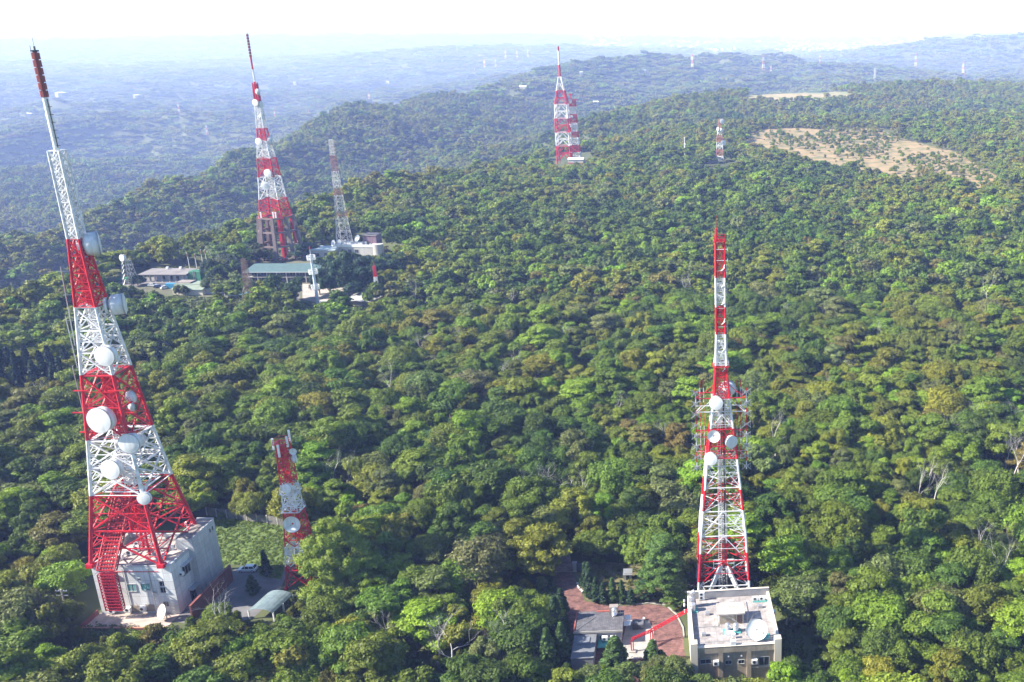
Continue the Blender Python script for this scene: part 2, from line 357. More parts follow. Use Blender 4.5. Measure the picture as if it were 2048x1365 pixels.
# pictures zones where nothing but low ground may show (crowns keep out) with the distance span they hold for
CLEAR = [([(118, 1188), (162, 1188), (158, 1248), (125, 1248)], 120, 240), ([(160, 1040), (375, 1015), (560, 1045), (578, 1100), (560, 1160), (600, 1170), (560, 1195), (560, 1232), (500, 1225), (480, 1190), (400, 1195), (350, 1262), (170, 1262)], 120, 330),
         ([(1103, 1135), (1150, 1130), (1180, 1150), (1250, 1140), (1285, 1165), (1290, 1190), (1370, 1180), (1540, 1178), (1568, 1240), (1570, 1325), (1380, 1332), (1290, 1330), (1215, 1320), (1140, 1335), (1140, 1270), (1110, 1210)], 120, 300),
         ([(235, 572), (240, 545), (300, 535), (370, 530), (410, 530), (412, 590), (350, 594), (330, 577)], 330, 720), ([(500, 562), (500, 525), (640, 525), (620, 562)], 330, 720), ([(400, 592), (405, 575), (490, 582), (492, 600)], 330, 720),
         ([(690, 600), (700, 580), (760, 585), (755, 606)], 330, 720), ([(630, 510), (630, 495), (680, 485), (735, 465), (772, 470), (770, 500), (690, 505)], 330, 720), ([(605, 604), (605, 560), (640, 555), (640, 598)], 330, 720), ([(555, 522), (560, 495), (578, 495), (580, 522)], 330, 720),
         ([(1095, 326), (1170, 326), (1175, 300), (1100, 300)], 700, 1150), ([(1400, 328), (1462, 328), (1462, 300), (1425, 312)], 700, 1120),
         ([(175, 1128), (250, 1040), (345, 1040), (385, 1060), (430, 1050), (440, 1160), (350, 1240), (200, 1240)], 120, 230)]
BASECLEAR = [([(195, 1090), (420, 1040), (580, 1050), (610, 1110), (575, 1190), (440, 1230), (350, 1262), (180, 1262)], 120, 330), ([(1100, 1108), (1145, 1108), (1180, 1128), (1290, 1135), (1340, 1190), (1375, 1175), (1530, 1150), (1590, 1290), (1575, 1400), (1370, 1400), (1290, 1345), (1130, 1345), (1112, 1200)], 100, 330),
             ([(225, 585), (225, 552), (300, 540), (400, 528), (425, 530), (430, 590), (350, 596)], 330, 800), ([(440, 600), (445, 570), (500, 556), (500, 600)], 330, 800), ([(498, 600), (498, 522), (640, 522), (640, 600)], 330, 800), ([(640, 618), (640, 575), (690, 590), (790, 588), (790, 602), (760, 614)], 330, 800),
             ([(625, 522), (625, 498), (680, 484), (770, 480), (775, 515)], 330, 800), ([(515, 520), (515, 470), (600, 470), (600, 500), (640, 500), (640, 530)], 330, 800), ([(1090, 330), (1190, 330), (1190, 300), (1095, 300)], 700, 1150)]
spots = [(850, 715), (842, 690), (1002, 765), (1022, 745), (1075, 1010), (1092, 985), (1120, 1015), (1135, 1000), (1160, 1005), (1102, 1030), (1835, 1000), (1848, 985), (1862, 1005), (1925, 885), (1940, 880), (1908, 880), (2025, 955), (2038, 935), (2008, 930), (985, 608), (1002, 610), (1025, 608), (832, 598), (1390, 590), (1374, 590), (1580, 660), (1560, 640), (1640, 640), (1975, 600), (1940, 850), (2030, 860), (1690, 760), (1855, 770), (1660, 800), (675, 985), (690, 975),
         (880, 1310), (915, 1330), (1020, 1330), (800, 1300), (1985, 1170), (1965, 1140), (1480, 1340), (1420, 1200), (1340, 890), (1240, 830), (780, 790), (935, 700), (455, 1290), (60, 810), (85, 800), (1575, 1240), (460, 530), (445, 528), (432, 520), (980, 675), (1120, 700), (1760, 690), (1550, 900), (1500, 770)]
BAREP = [hit(u, v + 12) for u, v in spots]
def thin(x, y, z, h):
    r = np.hypot(x, y); keep = np.ones(len(x), bool)
    u0, v0, _ = project(x, y, z); u1, v1, k1 = project(x, y, z + h); u2, v2, _ = project(x, y, z + h * 0.6)
    for poly, a, b in CLEAR:
        m = (r > a) & (r < b); rad = np.clip(.36 * h, 1, 5) * k1
        for uu, vv in ((u1, v1 + rad * .4), (u2 - rad, v2), (u2 + rad, v2)): keep &= ~(m & inpoly(uu, vv, poly))
    for p in BAREP:
        rr_ = math.hypot(p[0], p[1]); q = 1 - 3.0 / rr_; keep &= np.hypot(x - p[0] * q, y - p[1] * q) > ((4.0 if rr_ < 450 else 5.5) * (h > 4))
    for poly, a, b in BASECLEAR: keep &= ~((r > a) & (r < b) & inpoly(u0, v0, poly))
    f = inpoly(u0 + 26 * fbm(x, y, 60, 2, 61), v0 + 12 * fbm(x, y, 60, 2, 62), FIELD) & (r > 700) & (r < 1700)
    keep &= ~(f & (RNG.random(len(x)) > 0.13 + 0.6 * (fbm(x, y, 60, 2, 8) > 0.06)))
    keep &= ~((inpoly(u0, v0, FARM) | inpoly(u0, v0, SCAR)) & (r > 1200) & (r < 2800))
    return keep
def scatter(r0, r1, s, a0=-44, a1=21):
    n = int(r1 / s) + 2; gx = np.arange(-n, n) * s; gy = np.arange(-2, n) * s; X, Y = np.meshgrid(gx, gy); X = X + RNG.uniform(-.45, .45, X.shape) * s; Y = Y + RNG.uniform(-.45, .45, X.shape) * s
    X = X.ravel(); Y = Y.ravel(); r = np.hypot(X, Y); a = np.degrees(np.arctan2(X, Y)); m = (r >= r0) & (r < r1) & (a > a0) & (a < a1)
    return X[m], Y[m]
def species(x, y):
    n1 = fbm(x, y, 70, 3, 31); n2 = RNG.random(len(x)); n3 = fbm(x, y, 300, 2, 37)
    p = n1 * 0.7 + n3 * .35 + (n2 - 0.5) * 0.8 + np.clip((np.hypot(x, y) - 500) / 1500, 0, .22)
    s = np.full(len(x), 1); s[p > 0.17] = 0; s[p < -0.18] = 2; s[(n2 > 0.90)] = 3; s[(n2 < 0.07)] = 5; s[(n2 > 0.5) & (n2 < 0.53) & (n1 > 0)] = 4; s[(n2 > 0.875) & (n2 < 0.90)] = 6
    return s
rows = []
for r0, r1, sp_, lod in ((128, 340, 3.6, -1), (128, 460, 6.3, 0), (460, 1450, 6.8, 1), (1450, 2700, 9.0, 1), (2700, 6500, 26, 2), (6500, 15500, 62, 3)):
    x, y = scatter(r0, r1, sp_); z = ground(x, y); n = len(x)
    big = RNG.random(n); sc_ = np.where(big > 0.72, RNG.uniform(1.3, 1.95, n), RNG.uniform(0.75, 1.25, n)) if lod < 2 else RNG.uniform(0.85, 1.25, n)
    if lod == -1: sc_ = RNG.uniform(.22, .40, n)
    if lod == 3: sc_ *= 2.5
    if lod == 1 and r0 > 1000: sc_ *= 1.2
    h = 9 * sc_
    if lod == 1:
        uu, vv, _ = project(x, y, z); ff = inpoly(uu, vv, FIELD) & (np.hypot(x, y) < 1700); sc_ = np.where(ff, sc_ * RNG.uniform(.22, .62, n), sc_); h = 9 * sc_
    if lod < 2:
        k = thin(x, y, z, h); x, y, z, sc_, h = x[k], y[k], z[k], sc_[k], h[k]; n = len(x)
    else:
        u0, v0, _ = project(x, y, z); k = ~(vnoise(x / 130, y / 130, 77) > 0.93); x, y, z, sc_, h = x[k], y[k], z[k], sc_[k], h[k]; n = len(x)
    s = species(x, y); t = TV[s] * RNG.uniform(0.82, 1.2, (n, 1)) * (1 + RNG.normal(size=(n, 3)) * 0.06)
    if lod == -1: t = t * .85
    if lod <= 0:
        idx = RNG.integers(0, len(NEAR), n); lay = np.isin(s, (4, 3)) & (RNG.random(n) < 0.5); idx[lay] = RNG.integers(6, 8, lay.sum())
    elif lod == 1: idx = len(NEAR) + RNG.integers(0, len(MID), n)
    else: idx = len(NEAR) + len(MID) + RNG.integers(0, len(FAR), n)
    zs = sc_ ** 0.7 * RNG.uniform(0.8, 1.15, n) if lod < 2 else sc_ * (1.0 if lod == 2 else 0.7)
    rows.append(dict(x=x, y=y, z=z - (0.6 if 0 <= lod < 2 else 1.1 if lod < 0 else 1.5), s=sc_, zs=zs, t=t, idx=idx, sp=s, lod=np.full(n, lod)))
A = {k: np.concatenate([q[k] for q in rows]) for k in rows[0]}
u_, v_, k_ = project(A['x'], A['y'], A['z'] + 6); r_ = np.hypot(A['x'], A['y'])
inside = (u_ > -10) & (u_ < 2058) & (v_ < 1375) & (A['lod'] == 0)
order = np.argsort(np.where(inside, -k_ * A['s'], 1e9))[:N_IND]
ind = np.zeros(len(r_), bool); ind[order] = True

def build_forest(mask):
    P = np.stack([A['x'], A['y'], A['z']], 1)[mask]; me = bpy.data.meshes.new('forest_canopy'); n = len(P)
    me.vertices.add(n); me.vertices.foreach_set('co', P.astype(np.float32).ravel())
    def attr(nm, ty, fld, arr): a = me.attributes.new(nm, ty, 'POINT'); a.data.foreach_set(fld, arr)
    attr('idx', 'INT', 'value', A['idx'][mask].astype(np.int32))
    rot = np.zeros((n, 3), np.float32); rot[:, 2] = RNG.uniform(0, 6.28, n); attr('rot', 'FLOAT_VECTOR', 'vector', rot.ravel())
    scl = np.stack([A['s'], A['s'], A['zs']], 1)[mask].astype(np.float32); attr('scl', 'FLOAT_VECTOR', 'vector', scl.ravel())
    tt = A['t'][mask].astype(np.float32); attr('tint', 'FLOAT_VECTOR', 'vector', tt.ravel())
    o = link('forest_canopy', me); me.materials.append(LEAF)
    g = bpy.data.node_groups.new('canopy', 'GeometryNodeTree'); g.interface.new_socket('Geometry', in_out='INPUT', socket_type='NodeSocketGeometry'); g.interface.new_socket('Geometry', in_out='OUTPUT', socket_type='NodeSocketGeometry')
    N = g.nodes; L = g.links; gi = N.new('NodeGroupInput'); go = N.new('NodeGroupOutput'); iop = N.new('GeometryNodeInstanceOnPoints'); gj = N.new('GeometryNodeJoinGeometry')
    for mm in reversed(NEAR + MID + FAR):
        po = bpy.data.objects.new('crown_shape', mm); oi = N.new('GeometryNodeObjectInfo'); oi.inputs['Object'].default_value = po; oi.inputs['As Instance'].default_value = True
        L.new(oi.outputs['Geometry'], gj.inputs[0])
    def na(nm, ty): q = N.new('GeometryNodeInputNamedAttribute'); q.data_type = ty; q.inputs['Name'].default_value = nm; return q.outputs['Attribute']
    e2r = N.new('FunctionNodeEulerToRotation'); L.new(na('rot', 'FLOAT_VECTOR'), e2r.inputs[0])
    m2p = N.new('GeometryNodeMeshToPoints'); L.new(gi.outputs[0], m2p.inputs[0])
    L.new(m2p.outputs[0], iop.inputs['Points']); L.new(gj.outputs[0], iop.inputs['Instance']); iop.inputs['Pick Instance'].default_value = True
    L.new(na('idx', 'INT'), iop.inputs['Instance Index']); L.new(e2r.outputs[0], iop.inputs['Rotation']); L.new(na('scl', 'FLOAT_VECTOR'), iop.inputs['Scale'])
    L.new(iop.outputs[0], go.inputs[0])
    md = o.modifiers.new('canopy', 'NODES'); md.node_group = g
    return tag(o, 'unbroken green forest canopy covering the plateau, the valleys and the far hills', 'forest', kind='stuff')
build_forest(~ind)
# ------------------------------------------------------------------ solid-shape builder
class MB:
    def __init__(s): s.V = []; s.F = []
    def quad(s, *p): b = len(s.V); s.V += [tuple(q) for q in p]; s.F.append(tuple(range(b, b + len(p)))); return s
    def box(s, x0, x1, y0, y1, z0, z1, rz=0, c=None):
        b = len(s.V); P = [(x, y, z) for z in (z0, z1) for x, y in ((x0, y0), (x1, y0), (x1, y1), (x0, y1))]
        if rz:
            cx, cy_ = c or ((x0 + x1) / 2, (y0 + y1) / 2); ca, sa = math.cos(rz), math.sin(rz)
            P = [(cx + (x - cx) * ca - (y - cy_) * sa, cy_ + (x - cx) * sa + (y - cy_) * ca, z) for x, y, z in P]
        s.V += P; s.F += [tuple(b + i for i in f) for f in ((0, 3, 2, 1), (4, 5, 6, 7), (0, 1, 5, 4), (1, 2, 6, 5), (2, 3, 7, 6), (3, 0, 4, 7))]; return s
    def beam(s, p, q, w, h=None):
        h = h or w; p = Vector(p); q = Vector(q); d = q - p
        if d.length < 1e-5: return s
        d.normalize(); up = Vector((0, 0, 1)) if abs(d.z) < 0.98 else Vector((1, 0, 0)); a = d.cross(up).normalized() * w / 2; c = d.cross(a).normalized() * h / 2
        b = len(s.V)
        for e in (p, q): s.V += [tuple(e + a + c), tuple(e - a + c), tuple(e - a - c), tuple(e + a - c)]
        s.F += [tuple(b + i for i in f) for f in ((0, 1, 2, 3), (7, 6, 5, 4), (0, 4, 5, 1), (1, 5, 6, 2), (2, 6, 7, 3), (3, 7, 4, 0))]; return s
    def tube(s, p, q, r0, r1=None, n=10, caps=True):
        r1 = r0 if r1 is None else r1; p = Vector(p); q = Vector(q); d = (q - p).normalized(); up = Vector((0, 0, 1)) if abs(d.z) < 0.9 else Vector((1, 0, 0)); a = d.cross(up).normalized(); c = d.cross(a); b = len(s.V)
        for e, r in ((p, r0), (q, r1)):
            for k in range(n): t = 2 * math.pi * k / n; s.V.append(tuple(e + (a * math.cos(t) + c * math.sin(t)) * r))
        for k in range(n): s.F.append((b + k, b + (k + 1) % n, b + n + (k + 1) % n, b + n + k))
        if caps: s.F.append(tuple(b + k for k in range(n))[::-1]); s.F.append(tuple(b + n + k for k in range(n)))
        return s
    def lathe(s, prof, o, d, n=20, closed=False):
        """prof: (distance along d, radius) pairs"""
        o = Vector(o); d = Vector(d).normalized(); up = Vector((0, 0, 1)) if abs(d.z) < 0.9 else Vector((1, 0, 0)); a = d.cross(up).normalized(); c = d.cross(a); b = len(s.V)
        for t, r in prof:
            for k in range(n): g = 2 * math.pi * k / n; s.V.append(tuple(o + d * t + (a * math.cos(g) + c * math.sin(g)) * max(r, 1e-3)))
        for i in range(len(prof) - 1):
            for k in range(n): s.F.append((b + i * n + k, b + i * n + (k + 1) % n, b + (i + 1) * n + (k + 1) % n, b + (i + 1) * n + k))
        s.F.append(tuple(b + k for k in range(n))); m = b + (len(prof) - 1) * n; s.F.append(tuple(m + k for k in range(n)))
        return s
    def prism(s, pts, z0, z1):
        n = len(pts); b = len(s.V); s.V += [(x, y, z0) for x, y in pts] + [(x, y, z1) for x, y in pts]
        s.F += [tuple(b + i for i in range(n))[::-1], tuple(b + n + i for i in range(n))] + [(b + i, b + (i + 1) % n, b + n + (i + 1) % n, b + n + i) for i in range(n)]; return s
    def build(s, name, m, parent=None, bevel=0.0, smooth=False):
        me = bpy.data.meshes.new(name); me.from_pydata(s.V, [], s.F); me.materials.append(m)
        if smooth: me.polygons.foreach_set('use_smooth', [len(p.vertices) == 4 for p in me.polygons])
        me.update(); o = link(name, me, parent)
        if bevel: b = o.modifiers.new('edge', 'BEVEL'); b.width = bevel; b.segments = 1; b.limit_method = 'ANGLE'
        return o
RED = (0.62, 0.012, 0.028); WHITE = (0.80, 0.80, 0.82)
M_WHITE = mat('white_paint', (0.80, 0.80, 0.80), 0.5, noise=0.08, scale=1.2); M_RADOME = mat('radome', (0.74, 0.75, 0.77), 0.6, noise=0.14, scale=0.9, streak=0.14)
M_RED = mat('red_paint', RED, 0.5, noise=0.15, scale=0.8); M_GALV = mat('galvanised_steel', (0.45, 0.46, 0.48), 0.45, 0.6, noise=0.12, scale=2)
M_DARK = mat('dark_metal', (0.03, 0.035, 0.05), 0.5, noise=0.1, scale=2); M_CONC = mat('concrete', (0.42, 0.40, 0.37), 0.9, noise=0.22, scale=0.5, bump=0.1)
M_RUST = mat('rusty_steel', (0.24, 0.15, 0.10), 0.85, noise=0.25, scale=1.0); M_GLASS = mat('window_glass', (0.03, 0.045, 0.06), 0.12, noise=0.1, scale=0.5)

def interp(levels, z):
    for (z0, s0), (z1, s1) in zip(levels, levels[1:]):
        if z <= z1: return s0 + (s1 - s0) * (z - z0) / (z1 - z0)
    return levels[-1][1]
def lattice(root, levels, m, leg_w, brace_w, ratio=0.85, rz=0.0, style='x', shaft=0.0, leg_top=None, sub=True, zs=None, tube=False, plan=True, foot=None, dense=False):
    """four legs (each its own mesh) and one bracing mesh; levels = (height, side) pairs"""
    z = levels[0][0]; Z = [z]
    while z < levels[-1][0] - 0.3:
        z = z + max(interp(levels, z) * ratio, 0.9); Z.append(z)
    k = (levels[-1][0] - levels[0][0]) / (Z[-1] - levels[0][0]); Z = [levels[0][0] + (q - levels[0][0]) * k for q in Z]
    if zs: Z = zs
    C = [(-1, -1), (1, -1), (1, 1), (-1, 1)]; ca, sa = math.cos(rz), math.sin(rz)
    def cor(i, z): h = interp(levels, z) / 2; x, y = C[i % 4][0] * h, C[i % 4][1] * h; return Vector((x * ca - y * sa, x * sa + y * ca, z))
    lt = leg_top or leg_w * 0.6; zl = sorted(set([a for a, _ in levels]))
    for i in range(4):
        g = MB()
        for a, b in zip(zl, zl[1:]):
            f = lambda q: leg_w + (lt - leg_w) * (q - zl[0]) / (zl[-1] - zl[0])
            g.tube(cor(i, a), cor(i, b), f(a) / 2, f(b) / 2, 8)
        if foot: p = cor(i, zl[0]); g.box(p.x - foot, p.x + foot, p.y - foot, p.y + foot, p.z - 0.4, p.z + 0.5)
        g.build('leg', m, root)
    g = MB(); bw = lambda z: brace_w * (0.6 + 0.4 * (zl[-1] - z) / (zl[-1] - zl[0]))
    for a, b in zip(Z, Z[1:]):
        w_ = bw(a)
        for i in range(4):
            p, q, r, s = cor(i, a), cor(i + 1, a), cor(i, b), cor(i + 1, b)
            g.beam(r, s, w_)
            if style == 'x': g.beam(p, s, w_); g.beam(q, r, w_)
            elif style == 'k':
                md = (r + s) / 2; g.beam(p, md, w_); g.beam(q, md, w_)
                if sub and (b - a) > 2.5:
                    pm, rm = (p + md) / 2, (q + md) / 2; g.beam(pm, (p + r) / 2, w_ * .6); g.beam(rm, (q + s) / 2, w_ * .6); g.beam(pm, r + (md - r) * .05, w_ * .6); g.beam(rm, s, w_ * .6)
            if style == 'x' and sub and (b - a) > 3.0:
                md = (p + q + r + s) / 4; g.beam((p + r) / 2, md, w_ * .6); g.beam((q + s) / 2, md, w_ * .6)
                g.beam((p * 3 + s) / 4, (p + r) / 2, w_ * .5); g.beam((q * 3 + r) / 4, (q + s) / 2, w_ * .5)
        if dense:
            for i in range(4):
                p, q, r, s = cor(i, a), cor(i + 1, a), cor(i, b), cor(i + 1, b); md = (p + q + r + s) / 4
                for t in (.25, .5, .75):
                    e, f = p + (r - p) * t, q + (s - q) * t; tt = min(t, 1 - t); c0 = (p if t < .5 else r); c1 = (q if t < .5 else s); x0 = c0 + (md - c0) * tt * 2; x1 = c1 + (md - c1) * tt * 2
                    g.beam(e, x0, w_ * .5); g.beam(f, x1, w_ * .5)
                    if t != .5: g.beam(p + (r - p) * .5, x0, w_ * .45); g.beam(q + (s - q) * .5, x1, w_ * .45)
        if plan: g.beam(cor(0, b), cor(2, b), w_ * .6); g.beam(cor(1, b), cor(3, b), w_ * .6)
    g.build('bracing', m, root)
    if shaft:
        g = MB(); h = shaft / 2; z0, z1 = zl[0], zl[-1] - 1
        for x, y in ((-h, -h), (h, -h), (h, h), (-h, h)): g.beam((x, y, z0), (x, y, z1), 0.12)
        q = z0; i = 0
        while q < z1 - 1.2:
            for (x, y), (x2, y2) in (((-h, -h), (h, -h)), ((h, -h), (h, h)), ((h, h), (-h, h)), ((-h, h), (-h, -h))):
                g.beam((x, y, q), (x2, y2, q), 0.09)
                g.beam((x, y, q) if i % 2 else (x2, y2, q), (x2, y2, q + 1.2) if i % 2 else (x, y, q + 1.2), 0.07)
            q += 1.2; i += 1
        g.build('cable_shaft', m, root)
    return Z
def drum(root, loc, d, r, depth=0.75, kind='drum', back_to=None, m=None):
    """microwave antenna: shroud and back cone, with a flat radome or an open bowl on the front"""
    d = Vector(d).normalized(); loc = Vector(loc); o = loc - d * depth * r; m = m or M_RADOME
    if kind == 'drum':
        p = MB().lathe([(-0.45 * r, 0.12 * r), (-0.3 * r, 0.5 * r), (0, r * 0.97), (depth * r, r)], o, d, 24).build('microwave_dish', m, root, smooth=True)
        MB().lathe([(0.0, r * 1.035), (0.1 * r, r * 1.035)], loc - d * 0.1 * r, d, 24).build('rim', M_GALV, p)
        MB().lathe([(0.012, r * 0.99), (0.06 * r, r * 0.8), (0.10 * r, r * 0.4), (0.11 * r, 0.01)], loc, d, 24).build('radome', m, p, smooth=True)
    else:
        pr = [(0.30 * r * (k / 8) ** 2, r * k / 8) for k in range(1, 9)]
        g = MB().lathe(pr[::1] + [(pr[-1][0] + 0.03, r * 1.0)] + [(t - 0.05, q) for t, q in pr[::-1]], loc, d, 28); g.F = [f for f in g.F if len(f) == 4]
        b = len(g.V) ; p = g.build('microwave_dish', m, root, smooth=True)
        f = loc + d * r * 0.62; MB().tube(f - d * 0.12 * r, f + d * 0.05 * r, 0.09 * r, 0.09 * r, 8).build('feed_horn', M_GALV, p)
        g = MB(); up = Vector((0, 0, 1)); a = d.cross(up).normalized(); c = d.cross(a)
        for t in (0.5, 2.6, 4.7): e = loc + d * 0.28 * r + (a * math.cos(t) + c * math.sin(t)) * r * 0.9; g.beam(e, f, 0.04)
        g.build('feed_strut', M_GALV, p)
    if back_to is not None: MB().beam(o, back_to, 0.16).build('mount_arm', M_GALV, p)
    return p
def platform(root, z, s, m, rail=True, w=0.6):
    g = MB(); h = s / 2
    for a, b in (((-h, -h), (h, -h)), ((h, -h), (h, h)), ((h, h), (-h, h)), ((-h, h), (-h, -h))):
        A_, B_ = Vector((*a, z)), Vector((*b, z)); g.beam(A_, B_, w, 0.08)
        if rail:
            for dz in (0.55, 1.1): g.beam(A_ + Vector((0, 0, dz)), B_ + Vector((0, 0, dz)), 0.06)
            n = max(2, int(s / 1.5))
            for k in range(n + 1): p = A_ + (B_ - A_) * k / n; g.beam(p, p + Vector((0, 0, 1.1)), 0.06)
    return g.build('platform', m, root)
def rel(base, P): return Vector(P) - Vector(base)

# ------------------------------------------------------------------ tallest tower, on the white building (left)
TB = (-138.4, 203.7, 0)
LT = thing('broadcast_tower', 'tallest red and white steel tower with round dishes, standing on the white building', 'tower', TB, group='red and white broadcast towers')
lev = [(12.6, 15.8), (28.6, 11.4), (40, 9.2), (55, 6.8), (70.2, 4.3), (84.5, 2.3), (102.2, 2.25)]
mL = band_mat('banded_tower_paint', [28.6, 41.0, 55.6, 70.2, 84.5], 0, RED, WHITE)
lattice(LT, [(z, s) for z, s in lev], mL, 0.85, 0.30, 0.62, style='x', leg_top=0.42, shaft=1.9, zs=[12.6, 20.5, 28.6, 35, 41, 48.5, 55.6, 60.5, 65.3, 70.2, 73.8, 77.4, 81, 84.5, 87, 89.5, 92, 94.5, 97, 99.5, 102.2], foot=0.75, dense=True)
g = MB()
for x in (-0.9, 2.6): g.tube((x, -3.2 if x > 0 else 0.5, 12.5), (x * .3, -0.4, 30), 0.26, 0.26, 8)
g.build('inner_strut', mL, LT)
for z, s in ((28.8, 8), (34.5, 8.0), (41, 8.2), (48.5, 7.6), (55.6, 5.6), (70.4, 4.4), (63, 4.6)): platform(LT, z, s, mL)
g = MB()                                                         # dense pipework and ladders inside the shaft
for i in range(16):
    a = i * 0.39; x, y = 0.75 * math.cos(a * 3), 0.75 * math.sin(a * 2.1); g.beam((x, y, 16 + i * 0.3), (x * .5, y * .5, 84 + i), 0.09)
for q in np.arange(29, 84, 0.9): g.beam((-0.8, -0.5, q), (0.8, -0.5, q), 0.07)
g.build('feeder_cables', mL, LT)
g = MB().tube((0, 0, 102), (0, 0, 112.4), 0.5, 0.5, 14)
for k in range(7): g.tube((0, 0, 102.9 + k * 1.5), (0, 0, 103.0 + k * 1.5), 0.6, 0.6, 14)
p = g.build('mast', M_WHITE, LT, smooth=False)
g = MB()
for k in range(6): g.beam((0, -0.3, 103.2 + k * 1.5), (1.15, -0.3, 103.2 + k * 1.5), 0.12)
g.beam((0.62, -0.42, 102.8), (0.62, -0.42, 112.2), 0.14); g.build('ladder', M_DARK, p)
mr = mat('brick_red_panels', (0.235, 0.045, 0.035), 0.5, noise=0.1, scale=1)
for k in range(6):
    z0 = 112.5 + k * 1.42; g = MB().prism([(0.74 * math.cos(a), 0.74 * math.sin(a)) for a in np.arange(8) * math.pi / 4 + .39], z0, z0 + 1.24); g.tube((0, 0, z0 + 1.2), (0, 0, z0 + 1.46), 0.4, 0.4, 8); g.build('antenna_panel', mr, LT)
g = MB().tube((0, 0, 121), (0, 0, 121.3), 0.75, 0.75, 10); g.beam((-0.7, 0, 121.3), (-0.7, 0, 122.1), 0.07); g.beam((0.1, 0, 121.3), (0.1, 0, 122.0), 0.25); g.beam((0.1, 0, 122), (0.1, 0, 123.6), 0.05); g.build('beacon', M_DARK, LT)
for (u, v, r, dY, d, kd) in [(208, 713, 2.15, -4.6, (-.05, -1, .05), 0), (197, 842, 2.75, -6.0, (-.12, -1, .08), 0), (257, 888, 2.2, -5.2, (.05, -1, .05), 0), (220, 940, 2.2, -6.6, (-.1, -1, .1), 0),
                        (287, 998, 1.4, -6.6, (.1, -1, .1), 0), (284, 878, 1.5, 2.5, (.3, 1, 0), 0), (266, 793, 1.35, 1.5, (.5, 1, 0), 0), (268, 812, 1.1, 0.5, (.8, .6, 0), 0)]:
    P = rel(TB, atY(u, v, TB[1] + dY)); drum(LT, P, d, r, 0.7, back_to=(P.x * .6, P.y * .55, P.z - .5))
for (u, v, r, d) in [(186, 488, 2.4, (.8, .5, 0)), (237, 609, 2.2, (.86, .4, 0))]:
    P = rel(TB, atY(u, v, TB[1] + 1.5)); P = P + Vector(d) * 1.2
    o = drum(LT, P, d, r, 1.0, back_to=(P.x * .3, P.y * .3, P.z - .6)); MB().lathe([(0, .75 * r), (.5, .8 * r)], P - Vector(d).normalized() * 2.2 * r * 0.75, d, 20).build('inner_shroud', M_RADOME, o)
# side antenna rods on the left face
g = MB()
for (z0, z1, off) in ((44, 57.5, -5.6), (57, 68.5, -4.6), (62, 79, -4.0)):
    g.beam((off, -2.2, z0), (off + (0.8 if z0 > 60 else 0), -2.2, z1), 0.13)
    for q in np.linspace(z0 + 1, z1 - 1, 4): g.beam((off, -2.2, q), (off + 2.2, -1.9, q), 0.09)
g.build('side_antenna', M_GALV, LT)
g = MB()                                                         # short red outriggers
for z, L_ in ((47.5, 6.6), (43, 6.0), (52.5, 5.4), (34, 6.5)):
    for sgn in (-1, 1): MB().beam((sgn * 2, -4.0, z), (sgn * L_, -4.0, z), 0.22).build('outrigger', mL, LT)
# caged cable run from the lattice down the front of the building
def cage(name, parent, pts, wd, dp, m, step=0.9, side=Vector((1, 0, 0)), base=TB, floor=True, bar=0.14):
    g = MB(); pts = [rel(base, p) for p in pts]
    for a, b in zip(pts, pts[1:]):
        d = (b - a).normalized(); n = d.cross(side).normalized(); L_ = (b - a).length; k = int(L_ / step)
        for s1 in (-1, 1):
            for s2 in (0, 1): g.beam(a + side * s1 * wd / 2 + n * s2 * dp, b + side * s1 * wd / 2 + n * s2 * dp, bar * 1.3)
        for i in range(k + 1):
            p = a + (b - a) * i / k
            for s2 in (0, 1): g.beam(p - side * wd / 2 + n * s2 * dp, p + side * wd / 2 + n * s2 * dp, bar)
            for s1 in (-1, 1):
                g.beam(p + side * s1 * wd / 2, p + side * s1 * wd / 2 + n * dp, bar)
                if i < k: q = a + (b - a) * (i + 1) / k; g.beam(p + side * s1 * wd / 2, q + side * s1 * wd / 2 + n * dp, bar * .7)
            if floor: g.beam(p - side * wd * .42 + n * dp * .5, p + side * wd * .42 + n * dp * .5, bar * 1.6, 0.5)
        if floor:
            for t in (-.35, -.2, -.05, .1, .25, .38): g.beam(a + side * wd * t + n * dp * .6, b + side * wd * t + n * dp * .6, bar * 1.3)
    return g.build(name, m, parent)
cage('cable_cage', LT, [(-141.7, 194.4, 2.6), (-141.7, 194.4, 11.6)], 3.7, -1.1, mat('dark_red_paint', (0.42, 0.012, 0.03), 0.55, noise=0.15), 0.75)
cage('cable_cage', LT, [(-141.7, 194.4, 12.2), (-139.3, 202.4, 27.8)], 3.9, -1.0, mat('worn_red_paint', (0.50, 0.03, 0.04), 0.55, noise=0.2), 0.8)

# ------------------------------------------------------------------ right tower, behind the roof terrace building
RB = (-5.9, 203.0, 0)
RT = thing('broadcast_tower', 'slender red and white lattice tower behind the flat-roofed tan building', 'tower', RB, R(4), 'red and white broadcast towers')
mR = band_mat('banded_tower_paint', [1.9, 7.6, 14.6, 24.5, 29.5, 36.2, 43.3, 49.8, 57.2, 64.0, 70.2, 76.4], 0, RED, WHITE)
lattice(RT, [(0, 12.2), (19, 9.9), (36.8, 6.4), (50.4, 3.2), (57.5, 2.3), (64, 1.9), (84.3, 1.85)], mR, 0.58, 0.19, 0.6, style='k', leg_top=0.34, shaft=1.5, foot=0.6, dense=True,
        zs=[0, 6.5, 12.6, 18.7, 24.5, 30, 35, 39.5, 43.3, 46.5, 49.8, 52.5, 55, 57.5, 60, 62.5, 65, 67.5, 70, 72.5, 75, 77.5, 80, 82.2, 84.3])
g = MB()
